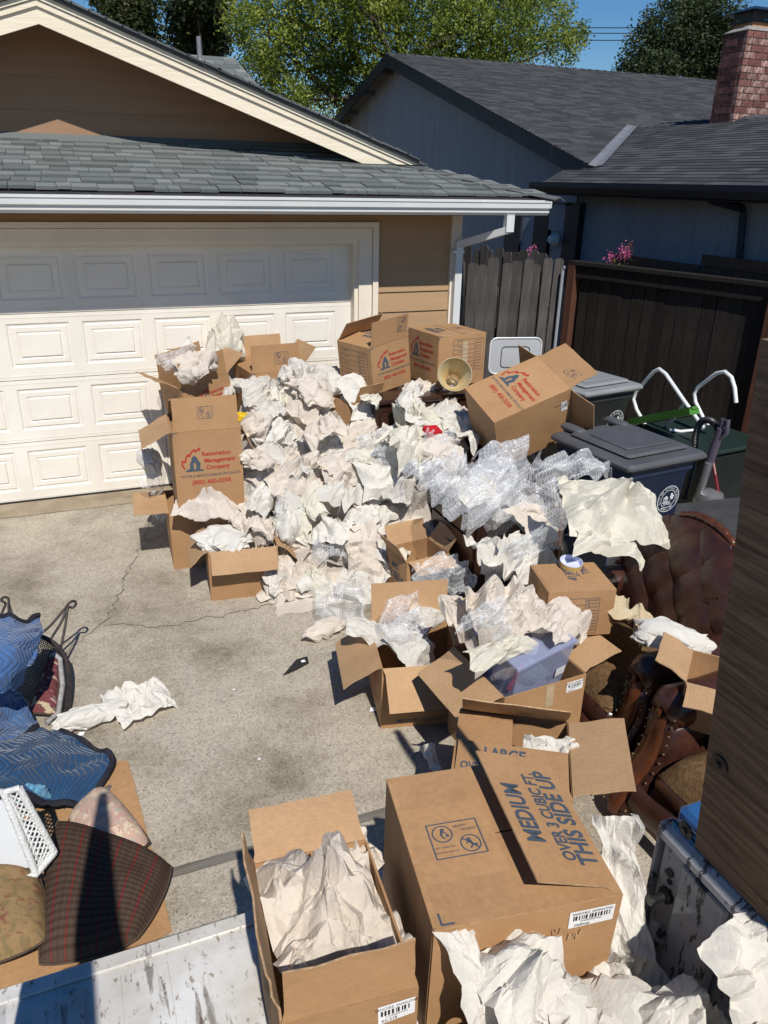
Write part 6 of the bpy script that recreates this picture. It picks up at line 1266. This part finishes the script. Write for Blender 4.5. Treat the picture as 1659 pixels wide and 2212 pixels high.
# ================================================================ left: wire chair, blankets, cushions, wicker
MAT['blue1'] = quilt('blue_quilted_blanket', (.06, .135, .30), (.8, .85, .9), (.085, .165, .34)); MAT['blue2'] = quilt('navy_quilted_blanket', (.016, .06, .14), (.75, .85, .9), (.03, .09, .19)); MAT['blue3'] = quilt('pale_blue_blanket_underside', (.11, .3, .46), (.8, .85, .9), (.2, .4, .55)); MAT['binding'] = M('black_binding', (.012, .012, .018), (.02, .02, .028), 20, .9)
def blanket(label, net, mat, nu=60, nv=60, edges=(), wr=.026, seed=0):
    A = np.array([[G(x, y, z) for x, y, z in row] for row in net]); P = spline(A, nu, nv); U, V = np.meshgrid(np.linspace(0, 1, nu), np.linspace(0, 1, nv), indexing='ij'); q = np.stack([U, V], -1)
    P[:, :, 2] += wr * 2.2 * (vnoise(q * 5 + 3, seed) - .5) + wr * (vnoise(q * 11 + 9, seed) - .5); P[:, :, 2] = np.maximum(P[:, :, 2], .012)
    du = np.concatenate([[0], np.cumsum(np.linalg.norm(np.diff(P[:, nv // 2], axis=0), axis=1))]); dv = np.concatenate([[0], np.cumsum(np.linalg.norm(np.diff(P[nu // 2], axis=0), axis=1))])
    uv = np.stack(np.meshgrid(du, dv, indexing='ij'), -1).reshape(-1, 2); Vt, Ft = thick(P, .016)
    t = thing('moving_blanket', label, 'blanket', group='quilted moving blankets'); link('quilted_sheet', mesh('quilted_sheet', Vt, Ft, mat, 180, np.concatenate([uv, uv])), t)
    for e_ in edges:
        pts = {'u0': P[0], 'u1': P[-1], 'v0': P[:, 0], 'v1': P[:, -1]}[e_]; MB().tube(pts, .016, 6).build('binding', MAT['binding'], t, 60)
        MB().tube(pts + np.array([.002, -.002, .0125]), .0012, 4).build('stitching', MAT['greyplastic'], t)
    return t
blanket('light blue quilted blanket draped over the wire chair', [[(-90, 1330, .45), (-30, 1325, .5), (30, 1340, .5), (85, 1335, .44)], [(-90, 1390, .52), (-30, 1385, .58), (40, 1385, .56), (92, 1365, .46)], [(-90, 1450, .5), (-30, 1450, .55), (35, 1445, .5), (75, 1425, .42)], [(-90, 1500, .40), (-40, 1498, .44), (10, 1492, .42), (45, 1475, .36)]], MAT['blue1'], edges=('u0',), seed=1)
blanket('middle fold of blue blanket between the wire chair and the navy blanket', [[(-90, 1480, .36), (-30, 1490, .34), (10, 1500, .3), (35, 1500, .24)], [(-90, 1540, .3), (-30, 1535, .26), (20, 1520, .2), (55, 1520, .14)], [(-90, 1590, .28), (-30, 1585, .24), (30, 1560, .18), (80, 1560, .1)], [(-90, 1640, .3), (-30, 1630, .26), (20, 1615, .2), (82, 1578, .12)]], MAT['blue1'], edges=('u1',), seed=2)
blanket('navy quilted blanket spread over the flattened cardboard', [[(-60, 1615, .2), (10, 1600, .22), (80, 1575, .14), (130, 1578, .05)], [(-60, 1650, .26), (20, 1640, .26), (110, 1610, .16), (195, 1612, .04)], [(-60, 1690, .28), (20, 1680, .26), (120, 1665, .14), (243, 1650, .03)], [(-60, 1725, .2), (40, 1705, .2), (110, 1730, .1), (185, 1742, .03)]], MAT['blue2'], edges=('u1', 'v1'), seed=3)
blanket('turned-up pale blue underside of the navy blanket', [[(20, 1705, .2), (60, 1690, .2), (95, 1705, .16)], [(25, 1722, .17), (65, 1712, .16), (110, 1722, .1)], [(35, 1738, .12), (70, 1732, .1), (105, 1738, .06)]], MAT['blue3'], 24, 24, edges=('u1',), wr=.006, seed=4)
MAT['wire'] = M('rusty_black_wire', (.025, .025, .028), (.06, .045, .04), 25, .5, .2, 80, .4, .3)
wc = thing('wire_chair', 'black wire mesh patio chair lying on its back under the blanket', 'chair')
def T(pts, r, name, mat=MAT['wire'], par=wc, n=7, k=8):
    A = np.array([G(x, y, z) for x, y, z in pts]); A = spline(np.stack([A, A], 1), k * len(pts), 2)[:, 0]; return MB().tube(A, r, n).build(name, mat, par, 60)
T([(82, 1374, .22), (110, 1350, .27), (140, 1315, .33), (150, 1302, .35), (160, 1298, .36), (164, 1304, .355), (158, 1312, .345), (146, 1314, .34), (132, 1345, .28), (108, 1383, .2)], .0075, 'leg'); T([(146, 1314, .34), (141, 1350, .27), (130, 1408, .15)], .0075, 'leg')
T([(-5, 1360, .28), (4, 1325, .34), (12, 1305, .37), (3, 1297, .385), (8, 1290, .395), (18, 1293, .39), (19, 1305, .37), (19, 1330, .33)], .0075, 'leg'); T([(19, 1305, .37), (28, 1330, .32), (44, 1355, .27)], .0075, 'leg')
rim = [(70, 1372, .22), (88, 1374, .22), (115, 1388, .19), (138, 1415, .15), (147, 1450, .10), (147, 1500, .05), (140, 1545, .02), (128, 1558, .015)]
T(rim, .013, 'seat_rim'); T([(140, 1412, .15), (150, 1450, .1), (152, 1500, .05), (146, 1548, .015)], .01, 'seat_rim')
A = np.array([[G(x, y, z) for x, y, z in row] for row in [[(70, 1372, .22), (100, 1380, .2), (125, 1400, .17), (140, 1420, .14)], [(50, 1410, .22), (85, 1420, .18), (115, 1440, .13), (135, 1460, .1)], [(35, 1460, .16), (75, 1470, .11), (105, 1490, .08), (130, 1510, .05)], [(25, 1500, .1), (60, 1515, .06), (95, 1535, .035), (125, 1550, .015)]]]); P = spline(A, 40, 40); mw = MB()
for k in range(-38, 40, 2):
    for sgn in (0, 1):
        ln = [P[i, (k + i if sgn == 0 else 39 - k - i)] for i in range(40) if 0 <= (k + i if sgn == 0 else 39 - k - i) < 40]
        if len(ln) > 3: mw.tube(ln[::3] if len(ln) > 7 else ln, .0026, 4, cap=False)
tag(mw.build('mesh_seat', MAT['wire'], wc), kind='stuff')
fc = cushion('worn maroon floral seat cushion standing inside the wire chair', [G(112, 1412, .17), G(132, 1425, .13), G(122, 1550, .012), G(62, 1545, .03)], .05, floral('maroon_floral', (.15, .045, .05), [((.42, .34, .22), 2.2, .56), ((.45, .28, .24), 2.6, .58), ((.14, .17, .12), 3.4, .6)], 9), n=16, puff=.6)
MB().tube([G(114, 1410, .19) * [1, 1, 1] - np.array(fc.location) , G(130, 1424, .16) - np.array(fc.location), G(135, 1480, .09) - np.array(fc.location), G(126, 1540, .03) - np.array(fc.location), G(100, 1562, .02) - np.array(fc.location)], .014, 7).build('frayed_edge', M('grey_foam', (.38, .37, .36), (.25, .24, .23), 30, .95, .5, 60), fc, 60)
cbp = [G(112, 1662), G(276, 1647), G(292, 1700), G(372, 2015), G(150, 2140), G(-40, 2250), G(-90, 1900)]
fl_ = tag(MB().prism([(q[0], q[1]) for q in cbp], 2, .006, .013).build('flattened_box', MAT['card']), 'flattened cardboard box spread on the concrete under the blankets and cushions', 'cardboard')
fa = G(228, 1700, .013); ua = G(245, 1690) - G(200, 1708); ua /= np.linalg.norm(ua); Ink().text(Frame(fa, ua, np.cross([0, 0, 1], ua), (0, 0, 1)), 'THIS SIDE UP', .055, -.09, -.02, sx=.72, bold=.03).text(Frame(fa, ua, np.cross([0, 0, 1], ua), (0, 0, 1)), 'CUBIC FT.', .04, -.03, .05, sx=.72, bold=.02).build('side_up_lettering', MAT['ink'], fl_)
cushion('faded pink pillow with wheat print under the striped cushion', [G(140, 1790, .02), G(225, 1712, .02), G(338, 1840, .02), G(220, 1900, .02)], .13, floral('pink_wheat_print', (.52, .36, .28), [((.60, .48, .34), 2.6, .53), ((.36, .36, .30), 3.5, .6), ((.48, .28, .24), 3, .58)], 8), seam=True, rnd=.12)
cushion('brown seat cushion with red and tan woven stripes', [G(118, 1778, .08), G(388, 1885, .02), G(305, 2062, .02), G(75, 2122, .04)], .14, stripes(), n=30, puff=.42, rnd=.10)
cushion('tapestry floral cushion at the lower left edge', [G(-120, 1880, .14), G(95, 1900, .12), G(112, 2055, .10), G(-90, 2130, .08)], .11, floral('tapestry_floral', (.27, .18, .085), [((.19, .135, .065), 2.6, .52), ((.20, .085, .05), 2.0, .57), ((.27, .14, .085), 3.2, .6)], 10), rnd=.1, puff=.35)
MAT['wicker'] = M('white_painted_wicker', (.74, .74, .73), (.62, .62, .6), 30, .6, .6, 90, .3)
ws = thing('wicker_shelf', 'white wicker shelf tipped over at the left edge beside the tapestry cushion', 'wicker shelf')
def T2(a, b, r, name='rail'): return MB().tube([G(*a), (G(*a) + G(*b)) / 2, G(*b)], r, 9).build(name, MAT['wicker'], ws, 60)
c0, c1, c2_, c3_ = (8, 1712, .52), (42, 1702, .52), (118, 1842, .22), (78, 1888, .20)
for a, b, r in ((c0, c1, .012), (c1, c2_, .013), (c2_, c3_, .013), (c3_, c0, .014), ((22, 1722, .50), (86, 1866, .21), .007), (c0, (-60, 1700, .52), .012), (c3_, (-10, 1930, .2), .013), ((-60, 1700, .52), (-50, 1880, .2), .013)): T2(a, b, r)
for s in range(13):
    t0 = s / 13; e1 = np.array(c0) + (np.array(c3_) - c0) * t0; e2 = np.array(c1) + (np.array(c2_) - c1) * min(1, t0 + .22); e3 = np.array(c0) + (np.array(c3_) - c0) * min(1, t0 + .22); e4 = np.array(c1) + (np.array(c2_) - c1) * t0
    T2(tuple(e1), tuple(e2), .0038, 'lattice'); T2(tuple(e3), tuple(e4), .0038, 'lattice')
A = [[G(-60, 1740, .48), G(5, 1730, .49)], [G(-60, 1870, .2), G(70, 1875, .2)]]; V_, F_ = thick(spline(np.array(A), 8, 8), .01); link('panel', mesh('panel', V_, F_, M('white_board', (.68, .7, .72), (.62, .64, .66), 3, .6)), ws)
T2((78, 1888, .2), (-20, 1975, .16), .014, 'leg')

# ================================================================ pickup truck bed round the viewer
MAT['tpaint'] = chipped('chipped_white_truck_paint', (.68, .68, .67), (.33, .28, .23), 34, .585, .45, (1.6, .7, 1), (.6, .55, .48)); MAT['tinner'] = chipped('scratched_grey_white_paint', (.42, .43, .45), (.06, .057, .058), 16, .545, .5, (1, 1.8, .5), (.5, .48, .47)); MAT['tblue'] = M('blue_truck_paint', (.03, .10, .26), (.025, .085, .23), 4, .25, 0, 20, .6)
MAT['board'] = woodgrain('weathered_dark_plank', (.07, .045, .03), (.30, .20, .13), (16, .9, 16), 5, .9, 0, 1.0)
tk = thing('pickup_truck', 'open bed of an old pickup truck with lowered white tailgate and wooden side boards', 'truck', (-2.04, -5.84, 0))
def tb(a, b, name, mat, r=.012, par=tk): return bevelbox(MB(), a, b, r).build(name, mat, par, 35)
tg = tb((-.80, 0.006, .655), (.78, .51, .715), 'tailgate', MAT['tpaint'], .02); tb((-.80, .455, .7155), (.78, .50, .724), 'tailgate_lip', MAT['tpaint'], .004, tg)
for k in range(7): tb((-.72 + .21 * k, .04, .7155), (-.6 + .21 * k, .43, .7185), 'tailgate_rib', MAT['tpaint'], .0015, tg)
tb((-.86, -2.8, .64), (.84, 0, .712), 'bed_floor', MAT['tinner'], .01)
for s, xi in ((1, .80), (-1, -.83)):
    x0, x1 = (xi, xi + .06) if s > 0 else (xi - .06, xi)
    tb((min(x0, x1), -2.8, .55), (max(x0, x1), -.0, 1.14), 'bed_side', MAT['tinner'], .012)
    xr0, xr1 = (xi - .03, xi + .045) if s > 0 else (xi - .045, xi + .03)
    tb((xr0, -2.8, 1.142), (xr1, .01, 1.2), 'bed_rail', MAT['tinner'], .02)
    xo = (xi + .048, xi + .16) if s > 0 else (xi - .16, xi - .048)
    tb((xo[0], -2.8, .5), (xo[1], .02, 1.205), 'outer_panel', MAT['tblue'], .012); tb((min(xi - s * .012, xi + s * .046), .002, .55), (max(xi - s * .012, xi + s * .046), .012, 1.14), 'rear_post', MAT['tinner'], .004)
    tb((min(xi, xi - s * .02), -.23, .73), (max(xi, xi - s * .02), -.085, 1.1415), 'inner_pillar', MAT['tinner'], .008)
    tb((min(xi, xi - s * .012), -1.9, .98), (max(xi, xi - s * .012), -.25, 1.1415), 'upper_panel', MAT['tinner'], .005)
for y_, z_, r_h in ((-.045, 1.06, .012), (-.05, 1.035, .008), (-.42, 1.06, .024)):
    MB().lathe([(.001, 0), (r_h, 0), (r_h, .002), (.001, .002)], 18).build('hole', MAT['black'], tk).matrix_basis = Matrix.Translation((.80 - .0135 if y_ < -.2 else .80 - .003, y_, z_)) @ Matrix.Rotation(-R90, 4, 'Y')
MB().lathe([(.022, 0), (.022, .008), (.012, .012), (.012, .045), (.015, .05), (.012, .055)], 16).build('tailgate_pin', MAT['black'], tk, 40).matrix_basis = Matrix.Translation((.798, -.05, .99)) @ Matrix.Rotation(-R90, 4, 'Y')
MB().lathe([(.03, 0), (.03, .005), (.018, .009), (.018, .014)], 18).build('washer', MAT['tinner'], tk, 40).matrix_basis = Matrix.Translation((.798, -.05, .86)) @ Matrix.Rotation(-R90, 4, 'Y')
MB().tube([(.79, -.13, .80), (.77, -.10, .75), (.78, -.16, .72)], .008, 6).build('hook', MAT['blackmetal'], tk)
def board(x, lean, s):
    r = random.Random(int(x * 100)); top = 1.22; b = MB(); n = 14; poly = [(-2.7, 0), (-.10, 0)]
    for k in range(9): poly.append((-.10 + r.uniform(-.006, .004), top * (k + 1) / 10))
    for k in range(n): poly.append((-.105 - .028 * k + r.uniform(-.006, .006), top + r.uniform(-.02, .012)))
    poly += [(-.6, top + .0), (-2.7, top)]
    b.prism(poly, 0, -.02, .02); o = b.build('side_board', MAT['board'], tk); o.location = (x, 0, 1.195); o.rotation_euler = (0, lean, 0)
    sp = MB()
    for k in range(9): yy = -.11 - .03 * k; hgt = r.uniform(.0, .022); sp.add([(-.018, yy, top - .03), (.018, yy - .005, top - .03), (.01, yy - .02, top - .03), (r.uniform(-.01, .01), yy - r.uniform(0, .03), top + hgt)], [(0, 1, 3), (1, 2, 3), (2, 0, 3)])
    sp.build('splinters', M('fresh_splintered_wood', (.42, .26, .13), (.3, .18, .09), 20, .9), o)
    for yy, zz in ((-.14, .30), (-.07, .035)): MB().lathe([(.022, 0), (.022, .004), (.009, .006), (.009, .011)], 16).build('bolt', MAT['wire'], o, 40).matrix_basis = Matrix.Translation((-.021 * s, yy, zz)) @ Matrix.Rotation(-R90 * s, 4, 'Y')
    if s > 0: MB().prism([(-.165, 1.0), (-.14, 1.09), (-.145, 1.19), (-.3, 1.19), (-.3, .94), (-.215, .94)], 0, -.026, -.0205).build('steel_bracket', MAT['flash'], o)
    return o
board(.815, -.105, 1); board(-.80, .05, -1)
